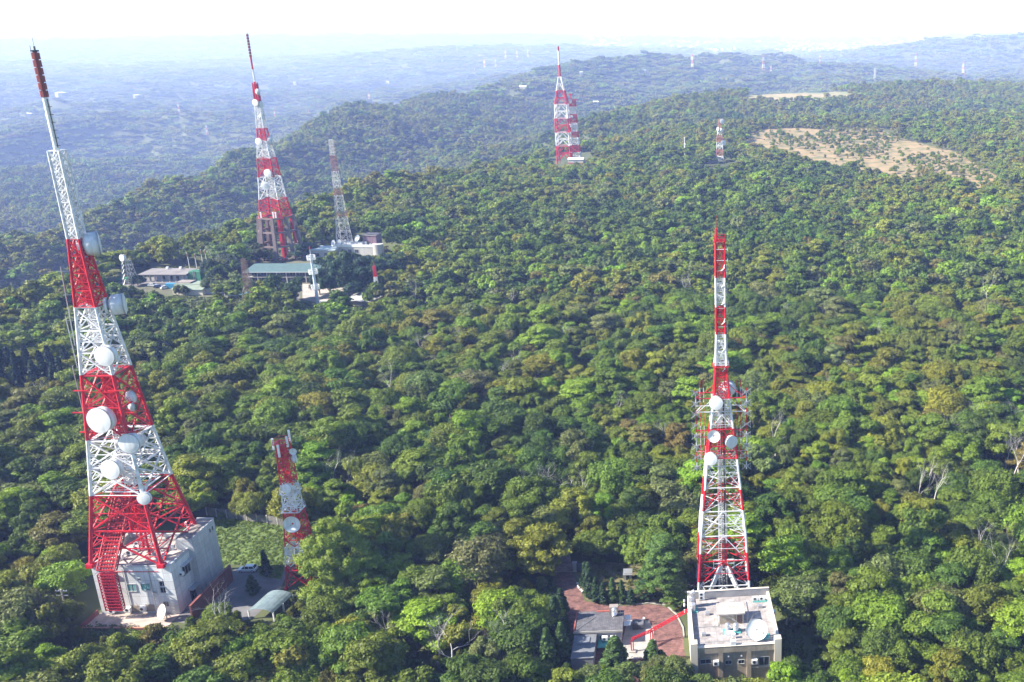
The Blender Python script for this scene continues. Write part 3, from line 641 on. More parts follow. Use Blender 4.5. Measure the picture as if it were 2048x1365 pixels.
for s1 in (-1, 1): g.beam((s1 * 5.6, -5.9, 0), (s1 * 0.9, -4.9, 11.2), 0.9, 0.35); g.beam((s1 * 5.0, -5.9, 0), (s1 * 0.4, -4.9, 11.0), 0.12, 0.5)
g.build('diagonal_strut', M_WHITE, RT)
for s1 in (-1, 1):
    for z0 in (1.8, 10.6):
        g = MB()
        for z in (z0, z0 + 1.2, z0 + 2.2): g.beam((s1 * .8, -5.0, z), (s1 * 2.3, -5.0, z), 0.14)
        for x in (.8, 2.3): g.beam((s1 * x, -5.0, z0), (s1 * x, -5.0, z0 + 2.2), 0.14)
        g.build('platform', M_WHITE, RT)
g = MB()
for x in (-1.0, -0.2, 1.0): g.beam((x, -0.6, 0), (x * .5, -0.4, 50), 0.24)
g.build('cable_rail', mR, RT)
g = MB().beam((0.5, -1.5, 0), (0.35, -1.1, 50), 0.85, 0.25); g.build('cable_bundle', M_DARK, RT)
g = MB()
for i in range(90): z = 0.5 + i * 0.55; g.beam((-1.0, -1.3, z), (-0.3, -1.3, z), 0.09, 0.07)
g.beam((-1.0, -1.3, 0), (-1.0, -1.3, 50), .1).beam((-.3, -1.3, 0), (-.3, -1.3, 50), .1)
g.build('ladder', M_WHITE, RT)
for z, s in ((36.8, 6.6), (43.3, 5), (50, 4.0), (57.2, 3.2), (84.1, 2.2)): platform(RT, z, s, mR, w=0.4)
def array_mast(root, x, y, z0, z1, m, n):
    p = MB().beam((x, y, z0), (x, y, z1), 0.20).build('antenna_mast', m, root)
    g = MB(); s = 1 if x > 0 else -1
    for k in range(n):
        z = z0 + 0.8 + k * (z1 - z0 - 1.6) / (n - 1)
        for dz in (-.75, .75): g.beam((x - 1.0, y - .2, z + dz), (x + 1.0, y - .2, z - dz), 0.13)
        g.beam((x - .5, y, z), (x + .5, y, z), 0.2, 0.5)
        for dx in (-.8, .8): g.beam((x + dx, y - .5, z + .6), (x + dx, y - .5, z - .6), 0.08)
    g.build('antenna_element', M_GALV, p)
mA = band_mat('banded_mast_paint', [35.5, 38, 42.5, 48, 51.5], 1, RED, WHITE)
for x in (-5.6, 5.3): array_mast(RT, x, -2.2, 33.6, 52.6, mA, 8)
for x in (-4.6, -3.8, 4.3, 3.5): MB().beam((x, 1.6, 34.5), (x, 1.6, 53.2), 0.16).build('antenna_mast', mA, RT)
for z in (50.4, 47.3, 41.5, 36.5):
    for x in (-5.7, 5.4):
        g = MB()
        for y in (-2.2, 1.6): g.beam((0, y, z), (x, y, z), 0.17)
        g.beam((x, -2.2, z), (x * .75, 1.6, z), 0.14); g.beam((x * .3, -1, z + 2.6), (x * .9, -2.0, z), 0.1); g.build('side_arm', mR, RT)
for (u, v, r, dY, d, kd) in [(1432, 807, 1.5, -3.2, (-.1, -1, .1), 'drum'), (1456, 776, 1.75, 2.0, (.2, 1, 0), 'drum'), (1428, 872, 1.4, -3.6, (-.2, -1, .1), 'bowl'), (1464, 885, 1.4, -3.6, (.5, -1, 0), 'drum'), (1421, 919, 1.45, -4.4, (-.15, -1, .1), 'drum'), (1443, 778, 1.0, 1.6, (-.3, 1, 0), 'drum')]:
    P = Matrix.Rotation(-R(4), 3, 'Z') @ rel(RB, atY(u, v, RB[1] + dY)); drum(RT, P, d, r, 0.6, kd, back_to=(P.x * .5, P.y * .5, P.z))
for z in (82.5, 80.2): MB().beam((-0.9, -1, z), (1.6, -1, z), 0.1).beam((1.5, -1, z - .4), (1.5, -1, z + .4), 0.08).build('small_antenna', M_WHITE, RT)
for z in (56, 60.5, 66.5, 70.8, 74.5, 78): MB().beam((0.2, -.95, z), (0.9, -1.4, z + 0.8), 0.14).beam((0.6, -1.2, z + .45), (0.9, -1.4, z + 1.4), 0.12).build('small_antenna', M_WHITE, RT)
for z in (58, 62, 66, 70, 74, 78): MB().beam((1.35, -1, z - 1.4), (1.35, -1, z + 1.4), 0.07).beam((-.9, -1, z), (1.35, -1, z), 0.06).build('dipole_antenna', M_WHITE, RT)
MB().tube((-0.75, -.7, 84), (-0.75, -.7, 86.8), 0.3, 0.22, 8).beam((-0.75, -.7, 86.6), (-0.75, -.7, 89.5), 0.09).build('lightning_rod', mR, RT)

# ------------------------------------------------------------------ short tower between the two (behind the big bright tree)
SB = (-106.2, 209.8, 0)
ST = thing('lattice_tower', 'short stubby red and white lattice tower half hidden by the big bright tree', 'tower', SB, group='red and white broadcast towers')
mS = band_mat('banded_tower_paint', [5.8, 10.8, 19.3, 26.2], 0, RED, WHITE)
lattice(ST, [(0, 6.6), (10, 4.7), (20, 3.25), (26, 2.75), (36.3, 2.25)], mS, 0.34, 0.19, 0.75, style='x', shaft=0.9, leg_top=0.26, foot=.4)
for z, s in ((36.3, 3.0), (33.5, 2.9), (19.5, 4.0), (24, 3.6)): platform(ST, z, s, mS, w=.35)
for x, y, z0, L_ in ((-1.6, -1.2, 35.0, 2.8), (-0.2, -1.9, 33.5, 3.0), (1.4, 0.9, 36, 3.0), (1.6, -1.0, 35.6, 2.6)): MB().box(x - .22, x + .22, y - .12, y + .12, z0, z0 + L_).build('panel_antenna', M_WHITE, ST)
for (u, v, r, dY, d, kd) in [(592, 917, 1.05, 0.6, (.9, .3, 0), 'drum'), (586, 903, .8, -1.5, (.3, -1, 0), 'bowl'), (573, 978, 1.15, -2.6, (-.2, -1, .1), 'drum'), (585, 1048, 1.95, -3.0, (.1, -1, .15), 'bowl')]:
    P = rel(SB, atY(u, v, SB[1] + dY)); drum(ST, P, d, r, 0.55, kd, back_to=(P.x * .4, P.y * .4, P.z))

# ------------------------------------------------------------------ tall tower with concrete base (middle left)
MBp = (-271.6, 572.2, 0)
MT = thing('broadcast_tower', 'tall red and white tower with a long tapering mast, standing on brown concrete stilts', 'tower', MBp, group='red and white broadcast towers')
mM = band_mat('banded_tower_paint', [33.8, 46.2, 56.8, 66.4, 73.2, 87.4, 98.0, 104.2, 110.8], 0, RED, WHITE)
lattice(MT, [(23.6, 12.6), (33.7, 10.6), (56.4, 7.2), (66.2, 4.9), (73, 3.9), (87.2, 2.6), (97.5, 2.0)], mM, 0.95, 0.27, 0.7, style='x', leg_top=0.42, shaft=1.8, zs=[23.6, 29, 33.7, 40, 46.4, 51.5, 56.6, 61.5, 66.3, 71, 76, 81, 87, 90.5, 94, 97.5])
for x, y in ((-1.8, -1.5), (1.8, -1.5), (1.2, 1.8), (6.6, 4)): MB().beam((x * 1.15, y * 1.15, 0), (x, y, 24), 1.3).build('inner_leg', M_RED, MT)
mBr = mat('brown_concrete', (0.21, 0.155, 0.145), 0.9, noise=0.2, scale=.4)
HX = 13.5
for i in range(8):
    a = i * math.pi / 4 + 0.2; MB().beam((12.2 * math.cos(a), 12.2 * math.sin(a), -1), (9.3 * math.cos(a), 9.3 * math.sin(a), 24), 1.75).build('concrete_leg', mBr, MT)
for z, rr_ in ((8, 11.2), (16, 10.3), (23.8, 9.35)):
    g = MB()
    for i in range(8):
        a, b = i * math.pi / 4 + 0.2, (i + 1) * math.pi / 4 + 0.2; g.beam((rr_ * math.cos(a), rr_ * math.sin(a), z), (rr_ * math.cos(b), rr_ * math.sin(b), z), 0.9)
    g.build('concrete_ring', mBr, MT)
MB().prism([(0.52 * math.cos(a), 0.52 * math.sin(a)) for a in np.arange(6) * math.pi / 3], 97, 123.4).build('mast', mM, MT)
for k in range(8): MB().prism([(0.72 * math.cos(a), 0.72 * math.sin(a)) for a in np.arange(6) * math.pi / 3], 111 + k * 1.5, 112.2 + k * 1.5).build('antenna_panel', mr, MT)
MB().prism([(1.35 * math.cos(a), 1.35 * math.sin(a)) for a in np.arange(8) * math.pi / 4], 88, 97).build('antenna_panel', M_RED, MT)
for (u, v, r, dY, d) in [(535, 347, 2.2, -5.5, (-.1, -1, 0)), (517, 345 - 61, 2.0, -3.2, (-.1, -1, 0)), (545, 282, 2.5, 1, (.9, .3, 0)), (519, 184, 1.9, 0, (.9, .3, 0)), (510, 206, 1.8, -2, (-.2, -1, 0)), (523, 209, 1.8, 0, (.9, -.1, 0)), (525, 234, 1.8, 0, (.9, .3, 0)), (530, 372, 2.4, -4.5, (.1, -1, 0))]:
    P = rel(MBp, atY(u, v, MBp[1] + dY)); drum(MT, P, d, r, 0.7, back_to=(P.x * .4, P.y * .4, P.z))
platform(MT, 23.9, 14, mM, w=1); platform(MT, 56.6, 7.6, mM, w=.6)
for x in (2, 3.4, -5): MB().beam((x, -6.9, 24), (x, -6.9, 27.5), 0.7).build('panel_antenna', M_WHITE, MT)

# ------------------------------------------------------------------ thin lattice tower beside it
NB = (-239.6, 586.0, 0)
NT = thing('lattice_tower', 'thin weathered lattice tower beside the building with a purple roof room', 'tower', NB)
mN = band_mat('faded_tower_paint', [3, 5, 21, 24, 34, 38, 47.5, 56.5], 0, (0.64, 0.62, 0.62), (0.36, 0.17, 0.15))
lattice(NT, [(0, 8.0), (15, 5.6), (35, 3.6), (65.5, 1.9)], mN, 0.32, 0.15, 0.85, style='x', shaft=0, leg_top=0.22)
for k in range(10): MB().beam((0.8, -1, 45 + k * 2.1), (2.0, -1, 45 + k * 2.1), 0.16).beam((1.9, -1, 44.5 + k * 2.1), (1.9, -1, 45.6 + k * 2.1), .22).build('side_antenna', M_RUST, NT)
# ------------------------------------------------------------------ far pair of towers
FB = (-185.6, 1026.0, gz(-185.6, 1026))
FT = thing('broadcast_tower', 'distant straight-sided red and white tower with a spike mast, left one of the far pair', 'tower', FB, group='red and white broadcast towers')
def zf(z): return z - FB[2]
mF = band_mat('banded_tower_paint', [zf(q) for q in (14.9, 28.1, 41.7, 55.2, 68.1, 81.4, 92.6, 105.5)], 0, RED, WHITE)
lattice(FT, [(0, 13.2), (zf(41), 12.8), (zf(55), 11.8), (zf(68), 7.3), (zf(81.4), 2.8)], mF, 1.3, 0.72, 0.55, style='k', leg_top=0.95, plan=False, sub=False, zs=[zf(q) for q in (0, 7.5, 14.9, 21.5, 28.1, 34.9, 41.7, 48.5, 55.2, 61.6, 68.1, 74.8, 81.4)])
MB().tube((0, 0, zf(81)), (0, 0, zf(105)), 1.1, 0.7, 8).build('mast', mF, FT); MB().tube((0, 0, zf(92.6)), (0, 0, zf(109.8)), 0.85, 0.9, 8).build('antenna_panel', mF, FT)
for z in (14.9, 28.1, 41.7, 55.2): platform(FT, zf(z), 14 if z < 50 else 12, mF, w=1.2)
GB = (-180.3, 1036.0, gz(-180.3, 1036)); gf = lambda z: z - GB[2]
GT = thing('lattice_tower', 'distant shorter red and white tower crowded with antennas, right one of the far pair', 'tower', (-176.2, 1036.0, GB[2]), group='red and white broadcast towers')
mG = band_mat('banded_tower_paint', [gf(q) for q in (7.8, 14.8, 22.2, 28.1, 36.5, 45.3, 52.4)], 1, RED, WHITE)
lattice(GT, [(0, 10.2), (gf(14.8), 8.0), (gf(28), 6.4), (gf(59), 5.2)], mG, 0.9, 0.6, 0.55, style='x', leg_top=0.8, sub=False)
for z in (58.5, 52.4, 45.3, 36.5, 28.1): platform(GT, gf(z), 9, mG, w=.8)
for z in (56, 49, 43.5, 41.5, 34, 32): MB().box(-4, 4, -3.6, -3.1, gf(z), gf(z) + 1.5).build('panel_antenna', mG, GT)
MB().beam((-1.5, 0, gf(53)), (-1.5, 0, gf(64.7)), 0.9).beam((-4, 0, gf(64)), (0, 0, gf(64)), 0.7).build('mast', M_RED, GT)
for (u, v, r) in [(1139, 203, 2.4), (1133, 234, 1.9), (1143.5, 234, 1.5), (1142, 251, 2.0)]:
    P = rel((-176.2, 1036.0, GB[2]), atY(u, v, 1031.5)); drum(GT, P, (0, -1, 0), r, 0.5, back_to=(P.x * .6, 0, P.z))
# ------------------------------------------------------------------ far slender mast and dish tower on the right
zb = gz(-62.7, 1003); MP = thing('monopole', 'pale slender pole mast standing alone among far trees', 'pole', (-62.7, 1003, zb))
MB().tube((0, 0, -1), (0, 0, 17), 0.85, 0.75, 10).tube((0, 0, 17), (0, 0, 24.5), 0.55, 0.35, 8).build('pole', mat('pale_pole', (0.62, 0.63, 0.66), .5), MP); MB().box(-.9, .9, -1, 1, 17, 18.4).build('antenna_cluster', M_WHITE, MP)
zb = gz(-28.5, 1003); DB = (-28.3, 1003, zb)
DT = thing('lattice_tower', 'small faded red and white dish tower beyond the forest, right of the pale pole mast', 'tower', DB)
mD = band_mat('faded_tower_paint', [zf(q) for q in ()] or [6.5, 13, 20, 26.5, 33], 1, (0.50, 0.20, 0.16), WHITE)
lattice(DT, [(0, 7.2), (25, 5.0), (34, 1.6), (43 - zb, 1.0)], mD, 0.62, 0.42, 0.8, style='x', leg_top=0.6, sub=False)
for (u, v, r, dd) in [(1444.5, 243, 2.4, (.2, -1, 0)), (1444, 261, 2.0, (.9, -.4, 0)), (1435, 259, 2.1, (-.9, -.4, 0)), (1447, 286, 2.6, (.3, -1, 0))]:
    P = rel(DB, atY(u, v, 1000.5)); drum(DT, P, dd, r, .6, back_to=(P.x * .2, 0, P.z))
# ------------------------------------------------------------------ buildings and things on the ground
def tile_mat(name, col, joint, size=1.0, ratio=1.0, offset=0.0, mortar=0.012, rough=0.7, var=0.08, stain=0.18, top=False):
    m, t, p = newmat(name); N = t.nodes; L = t.links; tc = N.new('ShaderNodeTexCoord'); sx = N.new('ShaderNodeSeparateXYZ'); L.new(tc.outputs['Object'], sx.inputs[0])
    cb = N.new('ShaderNodeCombineXYZ')
    if top: L.new(sx.outputs['X'], cb.inputs[0]); L.new(sx.outputs['Y'], cb.inputs[1])
    else:
        ad = N.new('ShaderNodeMath'); L.new(sx.outputs['X'], ad.inputs[0]); L.new(sx.outputs['Y'], ad.inputs[1]); L.new(ad.outputs[0], cb.inputs[0]); L.new(sx.outputs['Z'], cb.inputs[1])
    b = N.new('ShaderNodeTexBrick'); b.offset = offset; b.inputs['Scale'].default_value = 1.0; b.inputs['Brick Width'].default_value = size; b.inputs['Row Height'].default_value = size * ratio
    b.inputs['Mortar Size'].default_value = mortar; b.inputs['Color1'].default_value = (*[c * (1 - var) for c in col], 1); b.inputs['Color2'].default_value = (*[min(1, c * (1 + var)) for c in col], 1); b.inputs['Mortar'].default_value = (*joint, 1)
    L.new(cb.outputs[0], b.inputs['Vector'])
    nz = N.new('ShaderNodeTexNoise'); nz.inputs['Scale'].default_value = 0.6; nz.inputs['Detail'].default_value = 8; nz.inputs['Roughness'].default_value = 0.7; mp = N.new('ShaderNodeMapping'); mp.inputs['Scale'].default_value = (1, 1, 1) if top else (1.5, 1.5, 0.25)
    L.new(tc.outputs['Object'], mp.inputs[0]); L.new(mp.outputs[0], nz.inputs['Vector'])
    mr = N.new('ShaderNodeMapRange'); mr.inputs['From Min'].default_value = 0.35; mr.inputs['From Max'].default_value = 0.62; mr.inputs['To Min'].default_value = 1 - stain * 2; mr.inputs['To Max'].default_value = 1.03; L.new(nz.outputs[0], mr.inputs[0])
    mx = N.new('ShaderNodeVectorMath'); mx.operation = 'SCALE'; L.new(b.outputs[0], mx.inputs[0]); L.new(mr.outputs[0], mx.inputs['Scale']); L.new(mx.outputs[0], p.inputs['Base Color']); p.inputs['Roughness'].default_value = rough
    return m
M_TILEW = tile_mat('white_wall_tile', (0.70, 0.71, 0.72), (0.34, 0.34, 0.36), 2.1, 1.0, 0, 0.03, stain=0.09)
M_TILES = tile_mat('grey_wall_tile', (0.50, 0.51, 0.53), (0.30, 0.31, 0.33), 2.2, 0.8, 0, 0.03, stain=0.1)
M_BRICKR = tile_mat('red_brick', (0.26, 0.07, 0.055), (0.14, 0.08, 0.07), 0.4, 0.35, 0.5, 0.02)
M_ROOFC = mat('weathered_roof_screed', (0.50, 0.44, 0.40), 0.95, noise=0.22, scale=0.45)
M_ROOFD = mat('dark_roof_screed', (0.30, 0.26, 0.24), 0.95, noise=0.22, scale=0.6)
M_TEALG = mat('teal_glass', (0.16, 0.34, 0.33), 0.15, noise=0.1); M_TEAL = mat('teal_paint', (0.10, 0.42, 0.38), 0.6, noise=0.2)
M_CREAM = mat('cream_wall', (0.68, 0.60, 0.50), 0.8, noise=0.10, scale=.6, streak=0.10); M_TAN = tile_mat('tan_wall_tile', (0.40, 0.33, 0.25), (0.30, 0.24, 0.18), 0.9, 0.5, 0.5, 0.012, stain=0.14)
M_SILVER = mat('stainless_steel', (0.70, 0.70, 0.72), 0.28, 0.7, noise=0.08, scale=2); M_FRAME = mat('window_frame', (0.55, 0.56, 0.57), .5, .3)
M_ASPH = mat('asphalt', (0.085, 0.085, 0.095), 0.95, noise=0.2, scale=0.7); M_PAVE = mat('pale_concrete_paving', (0.42, 0.38, 0.35), 0.95, noise=0.2, scale=0.25)
M_BPAVE = tile_mat('red_paving_brick', (0.23, 0.11, 0.095), (0.15, 0.085, 0.08), 0.8, 0.5, 0.5, 0.03, 0.9, 0.2, 0.3, top=True)
M_GRASS = mat('grass', (0.12, 0.175, 0.035), 0.95, noise=0.34, scale=0.35, bump=0.6); M_SOIL = mat('bare_soil', (0.20, 0.135, 0.09), 0.95, noise=0.3, scale=0.4, bump=.4)

def sheet(name, pts, z, m):
    g = MB(); g.quad(*[(x, y, z) for x, y in pts]); return tag(g.build(name, m), kind='structure')
def ground_sheet(name, uv, z, m): return sheet(name, [at(u, v)[:2] for u, v in uv][::-1], z, m)
class Frame:
    def __init__(s, x, y, rz): s.o = Vector((x, y, 0)); s.rz = rz; s.M = Matrix.Rotation(-rz, 3, 'Z')
    def roof(s, u, v, z): return s.M @ (Vector(at(u, v, z)) - s.o)
    def wall(s, u, v, yl=None, xl=None):
        o = s.M @ (Vector((0, 0, CH)) - s.o); d = s.M @ Vector(ray(u, v)); t = (yl - o.y) / d.y if yl is not None else (xl - o.x) / d.x; return o + d * t
def window(root, x0, x1, z0, z1, y, glass=M_GLASS, ax='y', sgn=-1, bars=1, frame=M_FRAME):
    """framed opening on a wall plane; ax 'y': wall faces -Y, 'x': wall faces +X"""
    f = MB(); t = 0.09
    def bx(g, a0, a1, c0, c1, d0, d1):
        if ax == 'y': g.box(a0, a1, y - d1, y - d0, c0, c1)
        else: g.box(y + d0, y + d1, a0, a1, c0, c1)
    bx(f, x0 - t, x1 + t, z1, z1 + t, 0, .13); bx(f, x0 - t, x1 + t, z0 - t, z0, 0, .17); bx(f, x0 - t, x0, z0, z1, 0, .13); bx(f, x1, x1 + t, z0, z1, 0, .13)
    for k in range(bars): xm = x0 + (x1 - x0) * (k + 1) / (bars + 1); bx(f, xm - .03, xm + .03, z0, z1, .03, .09)
    o = f.build('window', frame, root); g = MB(); bx(g, x0, x1, z0, z1, .006, .03); g.build('pane', glass, o); return o
def ac_unit(root, x, y, z, w_=0.9, d=0.4, h=0.7, fans=1, name='air_conditioner'):
    o = MB().box(x - w_ / 2, x + w_ / 2, y - d / 2, y + d / 2, z, z + h).build(name, M_WHITE, root, bevel=.02); g = MB()
    for k in range(fans): zc = z + h * (k + .5) / fans; g.lathe([(0, min(w_, h / fans) * .36), (.03, min(w_, h / fans) * .33)], (x - w_ * .1, y - d / 2, zc), (0, -1, 0), 14)
    g.build('fan_grille', M_DARK, o); MB().box(x - w_ / 2, x + w_ / 2, y - d / 2, y + d / 2, z - .12, z - .003).build('bracket', M_GALV, o); return o

# ---- white tiled building under the tallest tower
LX, LY = -137.75, 203.0
LB = thing('station_building', 'white tiled two-storey building carrying the tallest red and white tower', 'building', (LX, LY, 0)); fr = Frame(LX, LY, 0); W2, D2 = 8.75, 7.0
g = MB().box(-W2, W2, -D2 + .45, D2, -1, 11.7); g.build('wall', M_TILEW, LB)
g = MB().box(-W2, -W2 + 1.7, -D2, -D2 + 1.9, -1, 12.55).build('corner_pillar', M_TILEW, LB); MB().box(W2 - 2.0, W2 + .15, -D2, -D2 + 1.9, -1, 12.55).build('corner_pillar', M_TILEW, LB)
MB().box(-W2 + .3, W2 - .3, -D2 + .75, D2 - .3, 11.7, 11.74).build('roof', M_ROOFC, LB)
g = MB().box(-W2 + 1.7, W2 - 2.0, -D2 + .45, -D2 + .72, 11.7, 12.15).box(-W2, -W2 + .3, -D2 + 1.9, D2, 11.7, 12.5).box(W2 - .3, W2, -D2 + 1.9, 0.9, 11.7, 12.5).box(-W2 + .3, W2 - 3, D2 - .32, D2, 11.7, 13.0)
g.box(-W2 + .25, W2 - 2.9, D2 - .36, D2 + .04, 13.0, 13.08); g.build('parapet', M_TILES, LB)
g = MB().box(-W2 + .3, W2 - 3, D2 - .9, D2 - .33, 11.75, 12.1).box(-W2 + .35, -W2 + 1.1, 3.6, D2 - .5, 11.75, 13.4).build('roof_curb', M_CONC, LB)
MB().box(-W2 + 3.6, W2 - 3.0, -D2 + .39, -D2 + .447, 10.55, 10.72).build('red_trim', M_RED, LB)
sb = MB().box(6.15, 10.1, .95, 10.8, -1, 14.75).build('stair_tower', M_TILES, LB); MB().box(6.35, 9.9, 1.15, 10.6, 14.753, 14.80).build('roof', M_ROOFD, sb)
g = MB().box(6.15, 10.1, 10.6, 10.8, 14.754, 15.2).box(6.15, 6.35, .95, 10.6, 14.754, 15.0).box(9.9, 10.1, .95, 10.6, 14.754, 15.0).build('parapet', M_TILES, sb)
for y0 in (8.0, 9.2): window(LB, y0, y0 + .55, 12.6, 13.6, 10.1, ax='x', bars=0)
yf = -D2 + .45
def fwin(root, fr, u0, v0, u1, v1, yl, **k):
    a = fr.wall((u0 + u1) / 2, (v0 + v1) / 2, yl); s = project(*(fr.o + Matrix.Rotation(fr.rz, 3, 'Z') @ a))[2]; wd = (u1 - u0) / s / 2; hh = (v1 - v0) / s / 2 / 0.83
    return window(root, a.x - wd, a.x + wd, a.z - hh, a.z + hh, yl, **k)
for q in ((256, 1169, 272, 1182), (283, 1168, 300, 1180)): fwin(LB, fr, *q, yf, glass=M_TEALG, bars=1)
for q in ((319.5, 1163, 331, 1172), (321.5, 1175, 333, 1185), (328, 1204, 338, 1212)): fwin(LB, fr, *q, yf, bars=1)
for q in ((262.5, 1211, 279, 1225), (292, 1209, 310, 1223)):
    a = fr.wall((q[0] + q[2]) / 2, (q[1] + q[3]) / 2, yf); MB().box(a.x - 1, a.x + 1, yf - .06, yf - .002, a.z - .9, a.z + .9).build('shutter', mat('tan_board', (0.36, 0.29, 0.22), .8), LB)
for (u, v) in ((224, 1226), (256, 1224), (286, 1222)): a = fr.wall(u, v, -D2 - .3); ac_unit(LB, a.x, -D2 - .1, max(a.z, .2), 1.35, .8, 1.0)
window(LB, -2.9, 0.2, 7.2, 9.8, W2, ax='x', bars=2); MB().box(W2 + .002, W2 + 1.0, -3.4, .7, 10.0, 10.18).build('awning', M_TILES, LB)
window(LB, -1.6, .3, .1, 3.0, W2, ax='x', bars=1, frame=M_DARK); MB().box(W2 + .002, W2 + 1.3, -2.4, .8, 3.3, 3.5).build('awning', M_TILES, LB)
ac_unit(LB, W2 + .45, -3.9, 8.2, .8, .8, .8)
g = MB()
for x in (-4.6, -3.9): g.beam((x - 1.2, -5, 12.3), (x + 1.8, 4.5, 12.3), 0.12)
for k in range(9): t = k / 8; g.beam((-5.8 + 3 * t, -5 + 9.5 * t, 12.2), (-5.1 + 3 * t, -5 + 9.5 * t, 12.2), .1)
g.build('cable_rack', M_GALV, LB)
for x, y in ((-4.4, -3.2), (-3.6, -1.0), (-3.0, 1.0), (-4.2, 3.2)): ac_unit(LB, x, y, 11.9, 1.3, .7, 1.2)
for k in range(3): MB().tube((4.9 + .35 * k, 1.5 + k, 11.75), (4.9 + .35 * k, 1.5 + k, 13.0 - .2 * k), .3, .3, 10).build('vent_pipe', M_WHITE, LB)
MB().lathe([(0, .1), (.25, .5), (.3, .5)], (5.6, 7.2, 15.4), (-.6, -.5, .6), 14).beam((5.6, 7.2, 14), (5.6, 7.2, 15.4), .1).build('small_dish', M_WHITE, LB)
# terrace in front, brick edge, white dish
sheet('terrace', [(-147.3, 189.9), (-128.9, 189.9), (-128.9, 196.4), (-147.3, 196.4)], 0.03, mat('terrace_paving', (0.50, 0.40, 0.35), 0.9, noise=0.22, scale=0.4))
t_ = thing('retaining_wall', 'low red brick edge wall around the terrace below the white building', 'wall', (-138, 190, 0)); MB().box(-9.6, 9.2, -.5, -.15, -.5, .5).box(-9.6, -9.25, -.14, 6.0, -.5, 1.1).build('brick_wall', M_BRICKR, t_); MB().box(-9.62, 9.25, -.55, -.1, .503, .6).build('coping', mat('orange_coping', (0.5, 0.22, 0.14), .8), t_)
P = at(328, 1243, 0); d = thing('satellite_dish', 'pale satellite dish standing on the terrace at the foot of the white building', 'dish', (P[0], 193.6, 0.03))
drum(d, (0, 0, 2.1), (-.55, -.75, .45), 1.75, kind='bowl', m=mat('cream_dish', (0.78, 0.68, 0.60), .5)); MB().beam((.2, .3, 0), (.2, .35, 1.9), .2).beam((-.7, .5, 0), (.2, .35, 1.5), .1).beam((.9, .9, 0), (.2, .35, 1.5), .1).build('stand', M_GALV, d)
t_ = thing('brick_wall', 'tall dark red brick screen wall between the white building and the white car', 'wall', (-124.1, 203, 0)); MB().box(-.2, .2, -10.5, 7.6, -.5, 4.2).build('wall', M_BRICKR, t_); MB().box(-.26, .26, -10.55, 7.65, 4.203, 4.32).build('coping', M_BRICKR, t_)
sheet('yard_pavement', [(-129, 193), (-112.5, 189), (-110.2, 203), (-113, 217.4), (-124.5, 217.6), (-127.7, 214), (-129, 204)], 0.012, mat('yard_concrete', (0.17, 0.165, 0.17), .95, noise=.2, scale=.3))
ground_sheet('lawn', [(382, 1044), (440, 1032), (560, 1050), (578, 1075), (575, 1110), (563, 1160), (520, 1152), (516, 1128), (462, 1130), (440, 1150), (425, 1100)], 0.02, M_GRASS)
def wall_run(name, label, cat, p, q, h, m, th=.22, post=None, cap=None, open_=False, group=None):
    c = ((p[0] + q[0]) / 2, (p[1] + q[1]) / 2, 0); L_ = math.hypot(q[0] - p[0], q[1] - p[1]); t = thing(name, label, cat, c, math.atan2(q[1] - p[1], q[0] - p[0]), group)
    if not open_: MB().box(-L_ / 2, L_ / 2, -th / 2, th / 2, -.5, h).build('panel', m, t)
    else:
        g = MB()
        for k in range(5): g.box(-L_ / 2, L_ / 2, -.04, .04, h * (k + .6) / 5.2, h * (k + .6) / 5.2 + .1)
        g.build('rail', m, t)
    for k in range(int(L_ / (post or 4)) + 1): x = -L_ / 2 + k * (post or 4); MB().box(x - th * .8, x + th * .8, -th * .8, th * .8, -.5, h + .15).build('post', cap or m, t)
    return t
wall_run('boundary_wall', 'grey weathered concrete wall with posts along the back of the lawn', 'wall', at(415, 1031), at(580, 1053), 2.3, mat('mouldy_concrete', (0.20, 0.19, 0.17), .9, noise=.3, scale=.5), post=3.2, cap=M_CONC)
wall_run('panel_fence', 'dark panel fence in the shade left of the grey lawn wall', 'fence', at(372, 1022), at(414, 1030), 2.0, mat('dark_fence', (0.07, 0.075, 0.09), .7), post=2.4)
# utility pole with a wire
up = thing('utility_pole', 'grey utility pole with double crossarms at the lower left', 'pole', (-151.6, 192.3, 0)); MB().tube((0, 0, -.5), (0, 0, 8.6), .2, .15, 8).build('pole', M_CONC, up)
for z in (8.2, 7.1): MB().beam((-1.3, 0, z), (1.3, 0, z), .14).build('crossarm', M_GALV, up)
for x in (-1.2, -.5, .6, 1.2): MB().tube((x, 0, 8.2), (x, 0, 8.5), .07, .04, 8).build('insulator', M_WHITE, up)
g = MB(); pp = [Vector((1.2 + (6 * k / 8), 0 + 4 * k / 8, 8.3 + 3.4 * k / 8 - .9 * math.sin(math.pi * k / 8))) for k in range(9)]
for a, b in zip(pp, pp[1:]): g.beam(a, b, .04)
g.build('wire', M_DARK, up)
# curved shelter
sh = thing('shelter', 'open shelter with a curved pale translucent roof below the big bright tree', 'shelter', (-108.6, 197.2, 0), R(-8)); g = MB()
for k in range(8):
    a0, a1 = math.pi * (.18 + .64 * k / 8), math.pi * (.18 + .64 * (k + 1) / 8); g.quad((-3.6 * math.cos(a0), -4, 1.2 + 1.9 * math.sin(a0)), (-3.6 * math.cos(a1), -4, 1.2 + 1.9 * math.sin(a1)), (-3.6 * math.cos(a1), 4, 1.2 + 1.9 * math.sin(a1)), (-3.6 * math.cos(a0), 4, 1.2 + 1.9 * math.sin(a0)))
ro = g.build('roof', mat('translucent_sheet', (0.20, 0.26, 0.27), .4, noise=.25, scale=.8), sh); ro.modifiers.new('thick', 'SOLIDIFY').thickness = .05
for x, y in ((-3, -3.8), (3, -3.8), (-3, 3.8), (3, 3.8), (3, 0)): MB().box(x - .14, x + .14, y - .14, y + .14, 0, 2.2).build('post', M_WHITE, sh)

